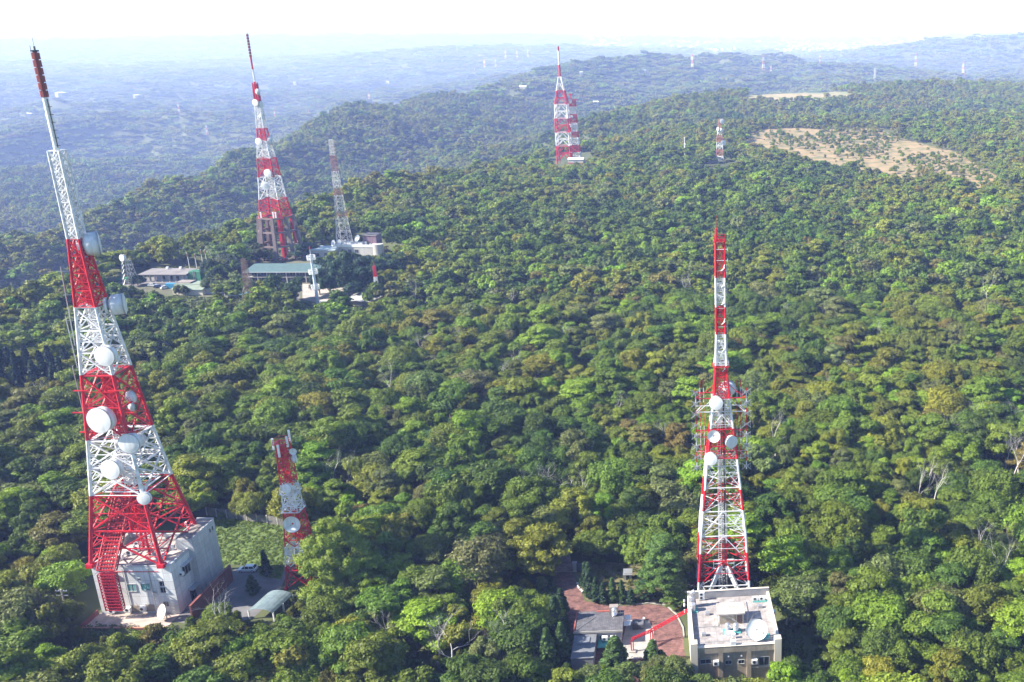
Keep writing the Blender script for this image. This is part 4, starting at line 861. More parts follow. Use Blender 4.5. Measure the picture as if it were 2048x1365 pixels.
# ---- cars
def make_car(label, colr, loc, rz, group=None, suv=True):
    t = thing('parked_car', label, 'car', loc, rz, group); m, _, p = newmat('car_paint'); p.inputs['Base Color'].default_value = (*colr, 1); p.inputs['Roughness'].default_value = .25; p.inputs['Coat Weight'].default_value = .6
    pr = [(-2.2, .35), (-2.25, .85), (-2.05, 1.0), (-1.9, 1.02), (.95, 1.0), (2.0, .86), (2.25, .65), (2.25, .35)]; g = MB(); b = 0; n = len(pr)
    for y, k in ((-.9, .97), (-.86, 1.0), (.86, 1.0), (.9, .97)): g.V += [(x * k, y, z if y * y < .75 else z * .96) for x, z in pr]
    for s_ in range(3):
        for i in range(n): g.F.append((s_ * n + i, s_ * n + (i + 1) % n, (s_ + 1) * n + (i + 1) % n, (s_ + 1) * n + i))
    g.F += [tuple(range(n))[::-1], tuple(3 * n + i for i in range(n))]; g.build('body', m, t, bevel=.06)
    cab = [(-2.0, .98), (-1.7, 1.5), (-.2, 1.58), (.45, 1.5), (1.25, .98)]; g = MB(); n = len(cab)
    g.V += [(x, -.82 + (z - .98) * .28, z) for x, z in cab] + [(x, .82 - (z - .98) * .28, z) for x, z in cab]
    g.F += [tuple(range(n))[::-1], tuple(n + i for i in range(n))] + [(i, (i + 1) % n, n + (i + 1) % n, n + i) for i in range(n)]; g.build('window', M_GLASS, t)
    MB().box(-1.62, .35, -.62, .62, 1.515, 1.60).build('roof', m, t, bevel=.03); g = MB()
    for x0, x1 in ((-1.95, -1.62), (-.62, -.5), (.35, 1.2)):
        for s_ in (-1, 1): g.beam((x0, s_ * .80, 1.0), ((x0 + x1) / 2 if x1 - x0 < .3 else (x0 if x0 > 0 else x1), s_ * .68, 1.53), .09)
    g.build('pillar', m, t)
    for x in (-1.4, 1.4):
        for s_ in (-1, 1): wv = MB().tube((x, s_ * .72, .33), (x, s_ * .93, .33), .34, .34, 14).build('wheel', M_DARK, t); MB().tube((x, s_ * .932, .33), (x, s_ * .945, .33), .2, .2, 10).build('rim', M_SILVER, wv)
    for s_ in (-1, 1): MB().box(2.17, 2.262, s_ * .65 - .18, s_ * .65 + .18, .62, .76).build('headlight', M_WHITE, t); MB().box(-2.262, -2.2, s_ * .68 - .15, s_ * .68 + .15, .75, .9).build('tail_light', M_RED, t)
    return t
make_car('white hatchback car parked on the yard beside the brick wall', (0.72, 0.74, 0.78), (-122.5, 215.0, 0.013), R(183))

# ---- tan building with roof terrace (right)
RX, RY, RZ = -3.45, 180.5, R(6); fr2 = Frame(RX, RY, RZ); BB = thing('station_building', 'tan flat-roofed building with a white satellite dish and tanks on its roof', 'building', (RX, RY, 0), RZ); HW, HD, ZR = 8.9, 9.5, 8.3
MB().box(-HW, HW, -HD + .5, HD, -1, ZR).build('wall', M_TAN, BB)
m_r = tile_mat('roof_paving', (0.40, 0.36, 0.35), (0.27, 0.25, 0.25), 1.2, 1.0, 0, 0.03, .95, .08, .24, top=True); MB().box(-HW + .5, HW - .5, -HD + .95, HD - .4, ZR + .002, ZR + .05).build('roof', m_r, BB)
for s_ in (-1, 1):
    MB().box(s_ * HW - .55 * (s_ > 0), s_ * HW + .55 * (s_ < 0), -HD + 1.5, HD - .4, ZR + .003, ZR + .95).build('parapet', M_CREAM, BB)
    MB().box(s_ * HW - (1.15 if s_ > 0 else .25), s_ * HW + (.25 if s_ > 0 else 1.15), -HD - .1, -HD + 1.49, -1, ZR + 1.25).build('corner_pillar', M_CREAM, BB)
    MB().box(s_ * HW - .5 * (s_ > 0) - (.003 if s_ < 0 else -.003), s_ * HW + .5 * (s_ < 0) + (.003 if s_ > 0 else -.003), -HD + 1.5, HD, 0, ZR).build('side_wall', M_CREAM, BB)
m_gp = mat('grey_render', (0.34, 0.33, 0.33), .9, noise=.18, scale=.5); MB().box(-HW, HW, HD - .38, HD + .02, ZR + .003, ZR + 1.75).build('parapet', m_gp, BB); MB().box(-HW - .05, HW + .05, HD - .43, HD + .07, ZR + 1.753, ZR + 1.83).build('coping', M_CREAM, BB)
MB().box(-HW + 1.16, HW - 1.16, -HD + .1, -HD + .9, ZR - 1.3, ZR + .12).build('front_beam', M_TAN, BB); MB().box(-HW + 1.16, HW - 1.16, -HD + .05, -HD + .95, ZR + .123, ZR + .2).build('coping', M_CREAM, BB)
for x in (-3.1, 2.6): MB().box(x - .45, x + .45, -HD + .1, -HD + .498, -1, ZR - 1.302).build('pier', M_TAN, BB)
MB().box(2.2 + .9, HW - 1.2, -HD + .25, -HD + .48, 2.9, 3.05).build('sill_band', M_CREAM, BB)
for q in ((1401, 1319, 1422, 1327), (1451, 1321, 1463, 1328), (1477, 1320, 1488, 1327), (1518, 1314, 1538, 1330)): fwin(BB, fr2, *q, -HD + .5, bars=1)
for (u, v) in ((1432, 1325), (1509, 1322)): a = fr2.wall(u, v, -HD + .2); ac_unit(BB, a.x, -HD + .1, a.z - .5, 1.15, .8, .95)
for (u, v) in ((1457, 1314), (1483, 1313)): a = fr2.wall(u, v, -HD + .2); MB().box(a.x - .15, a.x + .15, -HD + .2, -HD + .498, a.z - .1, a.z + .1).build('wall_lamp', M_WHITE, BB)
g = MB()
for k in range(15): x = -HW + 1.3 + k * (2 * HW - 2.6) / 14; g.beam((x, -HD + .8, ZR + .2), (x, -HD + .8, ZR + .95), .04)
g.beam((-HW + 1.2, -HD + .8, ZR + .95), (HW - 1.2, -HD + .8, ZR + .95), .05).build('railing', M_GALV, BB)
a = fr2.roof(1438, 1250.5, ZR); b = fr2.roof(1487, 1247.5, ZR); hy0 = (a.y + b.y) / 2; h = MB().box(a.x, b.x, hy0, hy0 + 3.6, ZR + .05, ZR + 2.5).build('roof_hut', M_CREAM, BB)
MB().box(a.x - .3, b.x + .3, hy0 - .45, hy0 + 3.9, ZR + 2.503, ZR + 2.78).build('roof', M_ROOFC, h); MB().box(b.x - 1.35, b.x - .2, hy0 - .05, hy0 - .002, ZR + .06, ZR + 2.15).build('door', mat('brown_door', (0.16, 0.10, 0.08), .7), h); MB().box(a.x + .15, b.x - 1.5, hy0 - .04, hy0 - .002, ZR + .3, ZR + 2.4).build('panel', M_TAN, h)
def water_tank(root, x, y, z, r=.55, h=1.5):
    o = MB().lathe([(0, r), (h * .8, r), (h * .93, r * .8), (h, r * .25)], (x, y, z + .3), (0, 0, 1), 18).build('water_tank', M_SILVER, root, smooth=True); g = MB()
    for k in range(3): g.tube((x, y, z + .5 + k * .4), (x, y, z + .54 + k * .4), r * 1.03, r * 1.03, 18)
    for t in range(4): q = t * 1.57 + .78; g.beam((x + r * .7 * math.cos(q), y + r * .7 * math.sin(q), z), (x + r * .7 * math.cos(q), y + r * .7 * math.sin(q), z + .3), .07)
    g.build('hoop', M_GALV, o); return o
c1, c2 = fr2.roof(1455.5, 1261, ZR + .3), fr2.roof(1471.5, 1261, ZR + .3); MB().box(c1.x - 1.0, c2.x + 1.0, c1.y - 1.1, c1.y + .7, ZR + .053, ZR + .25).build('teal_plinth', M_TEAL, BB)
for c in (c1, c2): water_tank(BB, c.x, c.y, ZR + .2)
c = fr2.roof(1459, 1271, ZR); MB().box(c.x - .9, c.x + .9, c.y - .3, c.y + .5, ZR + .053, ZR + .8).build('pump_box', M_WHITE, BB, bevel=.03); c = fr2.roof(1466.5, 1291, ZR); MB().box(c.x - .55, c.x + .55, c.y - .4, c.y + .4, ZR + .053, ZR + 1.1).build('equipment_box', M_WHITE, BB, bevel=.03)
c = fr2.roof(1467, 1277, ZR); g = MB().box(c.x - .4, c.x + .4, c.y - .3, c.y + .3, ZR + .7, ZR + 1.1)
for dx, dy in ((-.3, -.2), (.3, -.2), (0, .3)): g.beam((c.x + dx * 1.6, c.y + dy * 1.6, ZR + .05), (c.x + dx * .5, c.y + dy * .5, ZR + .72), .06)
g.build('tripod_box', M_WHITE, BB)
c = fr2.roof(1524, 1276, ZR); MB().box(c.x - 1.7, c.x + 1.6, c.y - .9, c.y + 1.2, ZR + .053, ZR + .18).build('teal_plinth', M_TEAL, BB)
dd = drum(BB, (c.x - 1.1, c.y - .35, ZR + 2.25), (-.12, -.86, .55), 2.15, kind='bowl', m=M_WHITE); MB().beam((c.x - 1, c.y + .2, ZR + .1), (c.x - 1, c.y + .2, ZR + 1.9), .3).beam((c.x + .4, c.y + .6, ZR + .15), (c.x - 1, c.y + .2, ZR + 1.6), .1).beam((c.x - 1.6, c.y + .9, ZR + .15), (c.x - 1, c.y + .2, ZR + 1.6), .1).build('mount_arm', M_GALV, dd)
c = fr2.roof(1404, 1205, ZR); ac_unit(BB, c.x, HD - 1.0, ZR + .3, 1.2, .5, 1.7, 2)
c = fr2.roof(1385, 1222, ZR); o = MB().tube((c.x, c.y, ZR + .2), (c.x, c.y, ZR + 1.7), .75, .7, 16).tube((c.x - .1, c.y + 1.5, ZR + .2), (c.x - .1, c.y + 1.5, ZR + 2.6), .62, .62, 16).build('duct', M_SILVER, BB); MB().lathe([(0, .45), (.9, .45)], (c.x - .1, c.y + 1.5, ZR + 2.6), (0, 0, 1), 14).lathe([(0, .45), (.8, .45)], (c.x - .1, c.y + 1.5, ZR + 3.4), (.9, .1, .5), 14).build('elbow', M_SILVER, o)
MB().box(c.x - .9, c.x + 1.1, c.y - .9, c.y + .9, ZR + .053, ZR + .2).build('teal_plinth', M_TEAL, BB)
c = fr2.roof(1517, 1203, ZR); MB().box(c.x - 1.3, c.x + 1.7, c.y - .5, c.y + .5, ZR + .053, ZR + .25).build('teal_plinth', M_TEAL, BB)
for k in (-.7, .7): ac_unit(BB, c.x + k, c.y, ZR + .38, 1.25, .6, .8)
for (v, z, r) in ((1231, 7.6, .35), (1258, 7.2, .4), (1276, 6.8, .45), (1303, 5.8, .75), (1314, 4.6, .8)):
    c = fr2.wall(1369, v, xl=-HW - .6); drum(BB, (-HW - .6, c.y, max(c.z, 3)), (-1, -.25, .1), r, .6, back_to=(-HW, c.y, max(c.z, 3)))
ac_unit(BB, HW + .45, 4.0, 6.8, .7, .9, .8)

# ---- red paved yard, road, small guard building
ground_sheet('paved_yard', [(1104, 1146), (1146, 1146), (1170, 1203), (1232, 1213), (1300, 1209), (1332, 1213), (1352, 1232), (1364, 1258), (1380, 1400), (1150, 1420), (1140, 1250), (1118, 1200)], 0.012, M_BPAVE)
ground_sheet('dirt_track', [(1100, 1145), (1105, 1115), (1122, 1075), (1140, 1075), (1140, 1110), (1148, 1145)], 0.008, mat('rubble_track', (0.34, 0.24, 0.19), .95, noise=.35, scale=.7, bump=.5))
ground_sheet('verge', [(1150, 1146), (1175, 1122), (1290, 1130), (1345, 1170), (1372, 1190), (1350, 1228), (1332, 1211), (1300, 1207), (1232, 1210), (1172, 1200)], 0.006, mat('verge_soil_and_grass', (0.17, 0.15, 0.065), .95, noise=.35, scale=.25, bump=.5))
sheet('patio', [(-27.4, 178.5), (-21.2, 179.2), (-20.8, 189.5), (-22.4, 193.3), (-27.2, 193.6)], 0.02, M_CONC)
k_ = [at(u, v)[:2] for u, v in ((1270, 1210), (1300, 1207), (1332, 1211), (1353, 1230), (1366, 1256), (1368, 1275))]; t_ = thing('kerb', 'pale curved kerb edging the red paved yard near the tan building', 'kerb', (k_[3][0], k_[3][1], 0)); g = MB()
for a, b in zip(k_, k_[1:]): g.beam((a[0] - k_[3][0], a[1] - k_[3][1], .1), (b[0] - k_[3][0], b[1] - k_[3][1], .1), .3, .25)
g.build('kerb_stone', M_CONC, t_)
for u, v, lb in ((1101, 1146, 'left gate pillar of rough stone at the top of the red driveway'), (1150, 1143, 'right gate pillar of rough stone at the top of the red driveway')):
    p = at(u, v); t_ = thing('gate_pillar', lb, 'pillar', p, 0, 'gate pillars'); MB().box(-.45, .45, -.45, .45, -.3, 2.3).build('shaft', M_CONC, t_, bevel=.05); MB().box(-.55, .55, -.55, .55, 2.303, 2.5).build('cap', M_CONC, t_)
wall_run('panel_fence', 'short grey fence running right from the gate pillar behind the cypresses', 'fence', at(1153, 1143), at(1175, 1146), 2.2, mat('grey_fence', (0.12, 0.12, 0.14), .7), post=1.6)
for k, (u, v) in enumerate(((1155, 1168), (1156.5, 1173), (1158, 1177), (1162, 1181), (1165, 1184))): p = at(u, v); o = MB().box(-.3, .3, -.2, .2, 0, .35).build('edge_stone', M_WHITE, None, bevel=.08); o.location = p; o.rotation_euler.z = k; tag(o, 'white painted stone at the right edge of the red driveway, ' + ('farthest up', 'second from the top', 'middle one', 'second from the bottom', 'nearest the guard house')[k], 'stone', 'white edge stones')
p = at(1256, 1157); t_ = thing('garden_shed', 'small grey corrugated shed on bare ground left of the tall layered tree', 'shed', p, R(3)); MB().box(-.95, .95, -.8, .8, 0, 1.7).build('wall', M_GALV, t_); g = MB().quad((-1.1, -1.1, 1.5), (1.1, -1.1, 1.5), (1.1, 1, 2.1), (-1.1, 1, 2.1)); o = g.build('roof', M_GALV, t_); o.modifiers.new('thick', 'SOLIDIFY').thickness = .08; MB().box(-.4, .4, -.84, -.803, .02, 1.4).build('door', M_DARK, t_)
GX, GY, GR = -32.5, 187.7, R(4); G2 = thing('guard_house', 'small grey tiled-roof guard house beside the red driveway, with a low annex', 'building', (GX, GY, 0), GR)
m_tr = tile_mat('dark_roof_tile', (0.15, 0.145, 0.16), (0.08, 0.08, 0.09), 0.4, 1.0, 0, .03, .8, .15, .25, top=True)
MB().box(-4.9, 4.9, -3.6, 3.6, -.5, 3.2).build('wall', mat('grey_house_wall', (0.36, 0.37, 0.40), .85, noise=.15), G2); MB().box(-5.25, 5.2, -3.95, 3.95, 3.203, 3.5).build('roof', m_tr, G2); MB().box(-5.3, -5.02, -3.9, 3.9, 3.503, 3.66).box(-.9, 2.2, 3.5, 3.95, 3.503, 3.7).build('red_ridge_tiles', mat('red_tile', (0.36, 0.10, 0.07), .8), G2); MB().box(-5.28, 5.25, -4.0, -3.85, 3.1, 3.56).build('fascia', M_CONC, G2)
an = MB().box(-4.9, -.4, -12.5, -3.61, -.5, 2.75).build('annex', mat('annex_wall', (0.22, 0.23, 0.26), .9), G2); MB().box(-5.0, -.3, -12.6, -4.0, 2.753, 2.9).build('roof', mat('slate_screed', (0.17, 0.18, 0.20), .9, noise=.15), an); MB().box(-4.2, -1.6, -7.6, -5.2, 2.903, 3.05).build('hatch', mat('slate_hatch', (0.19, 0.20, 0.23), .8), an)
MB().box(2.0, 3.9, 3.0, 4.4, 3.503, 4.9).build('chimney_block', M_ROOFD, G2); water_tank(G2, 3.2, 2.0, 3.5, .6, 1.6); MB().beam((4.5, 2.2, 3.5), (4.5, 2.2, 7.0), .07).beam((4.5, 2.2, 6.2), (3.6, 2.2, 5.2), .06).build('antenna_rod', M_GALV, G2)
for x in (1.4, 3.2): ac_unit(G2, x, -4.3, 1.6, 1.2, .8, .8)
window(G2, .3, .9, .9, 2.2, -3.6); window(G2, 2.0, 2.8, .9, 1.5, -3.6)
MB().box(-.1, 2.4, -6.6, -3.62, 1.1, 1.2).build('teal_awning', M_TEAL, G2)
for y in (2.8, .6): MB().box(5.22, 6.7, y - .9, y + .9, 2.2, 2.45).build('side_canopy', M_WHITE, G2, bevel=.05)
g = MB()
for k in range(9): x = -4.6 + k * .42; g.beam((x, -3.2 + k * .55, 3.6), (x + .42, -2.65 + k * .55, 3.6), .07)
g.build('roof_cable', M_GALV, G2)
t_ = thing('concrete_box', 'dark square concrete box on the patio in front of the standing person', 'box', (-24.4, 190.8, 0.02), R(3)); MB().box(-1.25, 1.25, -1.15, 1.15, 0, 1.25).build('body', mat('dark_concrete', (0.10, 0.10, 0.115), .85, noise=.2), t_, bevel=.04); MB().box(-1.15, 1.15, -1.05, 1.05, 1.253, 1.3).build('lid', mat('dark_lid', (0.15, 0.15, 0.17), .8), t_); MB().lathe([(0, .4), (.08, .36)], (-.4, -.2, 1.303), (0, 0, 1), 14).build('round_cover', M_CONC, t_)
# red cable bridge with two posts
CBp = (-20.9, 184.9, 0); cb = thing('cable_bridge', 'red lattice cable bridge on two posts, running from the tan building to the guard house', 'bridge', CBp)
cage('bridge_truss', cb, [(-12.6, 187.6, 6.3), (-20.9, 184.9, 2.7), (-24.8, 181.4, 2.9)], .55, -.5, M_RED, .8, Vector((.3, .95, 0)).normalized(), CBp, False, .075)
for x, y in ((-20.9, 184.9), (-24.7, 181.5)):
    for dx in (-.22, .22): MB().beam((x - CBp[0] + dx, y - CBp[1], 0.1), (x - CBp[0] + dx, y - CBp[1], 2.7), .2).build('post', M_RED, cb)
    MB().box(x - CBp[0] - .7, x - CBp[0] + .7, y - CBp[1] - .6, y - CBp[1] + .6, -.1, .3).build('footing', M_CONC, cb)

# ---- people
def person(label, loc, rz, top, legs, group=None, arm=0.0):
    me = bpy.data.meshes.new('person'); 
    vs = [(0, 0, .95), (0, 0, 1.15), (0, 0, 1.38), (0, .01, 1.50), (0, .02, 1.62), (0, .02, 1.70),
          (.10, 0, .90), (.12, .02, .50), (.13, 0, .10), (.13, .12, .04), (-.10, 0, .90), (-.12, .06, .50), (-.13, 0, .10), (-.13, .12, .04),
          (.19, 0, 1.40), (.25, -.02, 1.14), (.24, .14 + arm, .98 + arm), (.24, .20 + arm, .93 + arm), (-.19, 0, 1.40), (-.25, 0, 1.12), (-.24, .10, .90), (-.24, .13, .82)]
    es = [(0, 1), (1, 2), (2, 3), (3, 4), (4, 5), (0, 6), (6, 7), (7, 8), (8, 9), (0, 10), (10, 11), (11, 12), (12, 13), (2, 14), (14, 15), (15, 16), (16, 17), (2, 18), (18, 19), (19, 20), (20, 21)]
    rs = [.15, .14, .17, .06, .10, .085, .10, .07, .05, .045, .10, .07, .05, .045, .075, .05, .038, .035, .075, .05, .038, .035]
    me.from_pydata(vs, es, []); o = link('person', me, None, loc); o.rotation_euler.z = rz; o.modifiers.new('skin', 'SKIN'); s2 = o.modifiers.new('sub', 'SUBSURF'); s2.levels = 1; s2.render_levels = 1
    for v, r in zip(me.skin_vertices[0].data, rs): v.radius = (r, r)
    me.skin_vertices[0].data[0].use_root = True
    m, t, p = newmat('clothing'); N = t.nodes; tc = N.new('ShaderNodeTexCoord'); sx = N.new('ShaderNodeSeparateXYZ'); rp = N.new('ShaderNodeValToRGB'); rp.color_ramp.interpolation = 'CONSTANT'
    dv = N.new('ShaderNodeMath'); dv.operation = 'DIVIDE'; dv.inputs[1].default_value = 2.0; t.links.new(tc.outputs['Object'], sx.inputs[0]); t.links.new(sx.outputs['Z'], dv.inputs[0]); t.links.new(dv.outputs[0], rp.inputs[0])
    e = rp.color_ramp.elements; e[0].color = (.02, .02, .02, 1); e[1].position = .06; e[1].color = (*legs, 1)
    for z, c in ((.47, top), (.735, (.45, .27, .19)), (.81, (.02, .015, .012))): q = e.new(z); q.color = (*c, 1)
    t.links.new(rp.outputs[0], p.inputs['Base Color']); me.materials.append(m)
    h = MB().lathe([(0, .10), (.05, .115), (.10, .08), (.12, .01)], (0, 0, 1.68), (0, 0, 1), 12).build('hair', mat('dark_hair', (.02, .015, .012), .7), o, smooth=True)
    return tag(o, label, 'person', group)
person('person in a white shirt and dark trousers standing beside the dark concrete box', (-23.3, 192.4, 0.02), R(160), (.75, .75, .78), (.03, .03, .04), arm=.12)

# rough growth on open ground: each patch is one mass nobody could count
def growth(name, label, uv, n, rmin, rmax, tint, z=0.0, seed=1, lf=.3):
    rn = np.random.default_rng(seed); P = [at(u, v)[:2] for u, v in uv]; xs = [p[0] for p in P]; ys = [p[1] for p in P]; L_ = []
    while len(L_) < n:
        x, y = rn.uniform(min(xs), max(xs)), rn.uniform(min(ys), max(ys))
        if inpoly([x], [y], P)[0]: r = rn.uniform(rmin, rmax); L_.append((x, y, z + r * .1, r))
    o = link(name, crown_mesh(name, L_, 26, lf, rn, flat=.45, core=.5, zmin=0)); o['tint'] = list(tint); return tag(o, label, 'plants', kind='stuff')
growth('grass_tufts', 'rough green weeds and grass tufts covering the lawn behind the white building', [(385, 1044), (440, 1034), (560, 1052), (575, 1110), (563, 1158), (520, 1150), (516, 1130), (462, 1128), (440, 1146), (425, 1100)], 800, .25, .6, (.14, .20, .032), seed=2, lf=.2)
growth('undergrowth', 'low scrub and weeds on the shaded verge above the red paved yard', [(1155, 1146), (1175, 1122), (1290, 1130), (1345, 1170), (1372, 1190), (1352, 1226), (1332, 1209), (1300, 1205), (1240, 1198), (1172, 1198)], 170, .3, .8, (.13, .14, .04), seed=3)
growth('undergrowth', 'low scrub on the open ground around the middle compound', [(228, 548), (290, 541), (400, 528), (480, 512), (640, 492), (775, 492), (770, 515), (640, 522), (500, 524), (440, 560), (300, 548)], 420, .6, 1.6, (.15, .16, .05), seed=4, lf=.6)
growth('undergrowth', 'low scrub along the front of the middle compound', [(225, 586), (330, 590), (440, 600), (520, 603), (640, 612), (760, 612), (800, 604), (780, 640), (600, 650), (400, 630), (225, 610)], 700, .8, 2.2, (.11, .14, .04), seed=5, lf=.6)
growth('undergrowth', 'low bushes in front of the terrace of the white building', [(150, 1255), (360, 1258), (380, 1330), (150, 1330)], 320, .7, 1.6, (.12, .16, .04), seed=6)
growth('undergrowth', 'low bushes around the foot of the slender right tower', [(1340, 1178), (1385, 1150), (1550, 1145), (1600, 1200), (1600, 1360), (1568, 1360), (1562, 1230), (1545, 1182), (1380, 1186)], 420, .6, 1.5, (.10, .135, .035), seed=7)
growth('undergrowth', 'dark bushes along the left side of the red driveway and the annex', [(1090, 1120), (1103, 1150), (1115, 1200), (1137, 1260), (1145, 1365), (1060, 1365), (1070, 1200)], 300, .7, 1.6, (.07, .11, .03), seed=8)
# roof and wall clutter of the two station buildings
g = MB()
for (x0, y0, x1, y1) in ((-6, -5.5, 5.4, -5.5), (-2, 5.6, 5.0, 5.6), (1.6, -4, 1.6, 5.2), (3.4, -3, 5.6, -3)): g.beam((x0, y0, 11.9), (x1, y1, 11.9), .14); g.beam((x0, y0 + .3, 11.86), (x1, y1 + .3, 11.86), .08)
g.build('roof_pipe', M_GALV, LB)
for x, y in ((-1, 3.6), (3.6, 2.6), (4.4, -1.2)): MB().box(x - .4, x + .4, y - .3, y + .3, 11.743, 12.5).build('roof_cabinet', M_WHITE, LB, bevel=.03)
for x in (-6.3, -2.2, 3.6): MB().tube((x, yf - .12, 0), (x, yf - .12, 11.4), .07, .07, 6).build('downpipe', M_GALV, LB)
for x, z in ((1.1, 8.6), (4.0, 5.2)): MB().box(x - .3, x + .3, yf - .25, yf - .003, z, z + .4).build('wall_box', M_GALV, LB)
for (x0, y0, x1, y1) in ((-8, -2, -3, -2), (-3, -2, -3, 2.2), (3.6, -4, 3.6, 6.8), (-1, -7.4, 6.8, -7.4)): MB().beam((x0, y0, ZR + .12), (x1, y1, ZR + .12), .12).build('roof_pipe', M_GALV, BB)
for x, y in ((-6.2, -5.0), (6.4, 4.2), (-5.0, 2.6)): MB().box(x - .45, x + .45, y - .35, y + .35, ZR + .053, ZR + .7).build('roof_cabinet', M_GALV, BB, bevel=.03)
for x in (-7.6, 7.6): MB().tube((x, -HD + .38, 0), (x, -HD + .38, ZR - 1.4), .07, .07, 6).build('downpipe', M_GALV, BB)
# ------------------------------------------------------------------ trees one can tell apart
TRUNKS = [trunk_mesh('trunk', rg) for _ in range(4)]
def make_tree(crown, trunk, tint, loc, s=1.0, zs=None, rz=0.0, name='broadleaf_tree', label=None, group=None, cat='tree'):
    t = thing(name, label, cat, loc, rz, group); t.scale = (s, s, zs or s)
    c = link('crown', crown, t); c['tint'] = [float(q) for q in tint]
    if trunk: link('trunk', trunk, t)
    return t
MARKS = [('the white tiled building', 270, 1180), ('the tallest tower', 235, 900), ('the utility pole', 135, 1225), ('the short stubby tower', 575, 960), ('the big bright tree', 645, 1130), ('the curved shelter', 535, 1215),
         ('the lawn', 490, 1050), ('the guard house', 1190, 1270), ('the tan building', 1465, 1290), ('the red driveway', 1120, 1170), ('the slender right tower', 1445, 1080), ('the layered tree', 1330, 1120), ('the lower left corner', 30, 1345),
         ('the lower right corner', 2020, 1345), ('the left edge', 20, 1050), ('the bottom edge', 800, 1350), ('the lower centre', 1000, 1340), ('the right edge', 2030, 1120), ('the right hand forest', 1740, 1180), ('the dead trees', 1110, 1000), ('the forest middle', 850, 1050)]
sel = order; U_, V_, _k = project(A['x'][sel], A['y'][sel], A['z'][sel] + 6)
cells = {}
for j, i in enumerate(sel):
    u, v = U_[j], V_[j]; mk = min(MARKS, key=lambda q: math.hypot(q[1] - u, (q[2] - v) * 1.2)); dx, dy = u - mk[1], v - mk[2]
    dr = ('left of ' if dx < 0 else 'right of ') if abs(dx) > abs(dy) else ('above ' if dy < 0 else 'below ')
    sz = 'large' if A['s'][i] > 1.08 else 'small' if A['s'][i] < 0.78 else 'mid-sized'
    key = (sz, TN[A['sp'][i]], NEAR_KIND[A['idx'][i]], dr + mk[0]); cells.setdefault(key, []).append((u, i))
ORD = ['', 'second', 'third', 'fourth', 'fifth', 'sixth', 'seventh', 'eighth']
for key, lst in cells.items():
    lst.sort()
    for n, (u, i) in enumerate(lst):
        lb = f'{key[0]} {key[1]} {key[2]} tree {key[3]}'
        if len(lst) > 1: lb += ', leftmost' if n == 0 else (', rightmost' if n == len(lst) - 1 else f', {ORD[min(n, 7)]} from left')
        make_tree(NEAR[A['idx'][i]], TRUNKS[i % 4], A['t'][i], (A['x'][i], A['y'][i], A['z'][i]), float(A['s'][i]), float(A['zs'][i]), float(RNG.uniform(0, 6.28)), label=lb, group='broadleaf trees of the forest')

# trees with a look of their own
lb_ = []
for i in range(150):
    t = rg.uniform(0, 1); ph = rg.uniform(0, 6.28); z = 2.5 + 18.5 * t; rr = 9.6 * (1 - t ** 2.0) ** 0.6 * rg.uniform(0.62, 0.95) * (0.82 if t < .12 else 1); lb_.append((rr * math.cos(ph), rr * math.sin(ph), z, rg.uniform(1.1, 2.0) * (1.1 - .35 * t)))
lb_ += [(0, 0, 6, 5.5), (0, 0, 11, 5), (0, 0, 15.5, 3.6)]
BIG = crown_mesh('crown', lb_, 260, 0.21, rg, flat=.85); BIGT = trunk_mesh('trunk', rg, 16, .6, 7)
p = at(655, 1210); make_tree(BIG, BIGT, (0.205, 0.275, 0.030), (p[0] + 1.4, p[1] + 3, 0), .98, .93, label='very big bright green cone-shaped tree hiding the foot of the short stubby tower')
lb_ = []
for k in range(9):
    z = 4.5 + k * 1.35; rr = 6.6 * (1 - (k / 9.5) ** 1.6) + .5
    for j in range(15): ph = rg.uniform(0, 6.28); q = rr * rg.uniform(.3, .95); lb_.append((q * math.cos(ph), q * math.sin(ph), z + rg.uniform(-.3, .3) - .1 * q, rg.uniform(.8, 1.4)))
LAY = crown_mesh('crown', lb_, 200, 0.21, rg, flat=.36, core=.65, zmin=-.2); LAYT = trunk_mesh('trunk', rg, 15, .3, 8)
p = at(1328, 1198); make_tree(LAY, LAYT, (0.115, 0.20, 0.04), p, .98, 1.02, label='tall light green tree with flat spreading layers, left of the slender right tower')
p = at(1352, 1212); make_tree(LAY, None, (0.14, 0.22, 0.04), p, .55, .42, 1.0, label='low yellow green layered tree against the corner of the tan building')
p = at(1290, 1196); make_tree(LAY, None, (0.05, 0.105, 0.035), p, .42, .30, 2.0, label='low dark layered sapling at the left foot of the tall layered tree')
CON = [crown_mesh('crown', lobes_cone(rg), 75, 0.24, rg, flat=1.25, lvr=(.6, 1.3)) for _ in range(3)]; CONT = trunk_mesh('trunk', rg, 4, .14, 0)
DK = (0.036, 0.075, 0.028); MDG = (0.075, 0.135, 0.032)
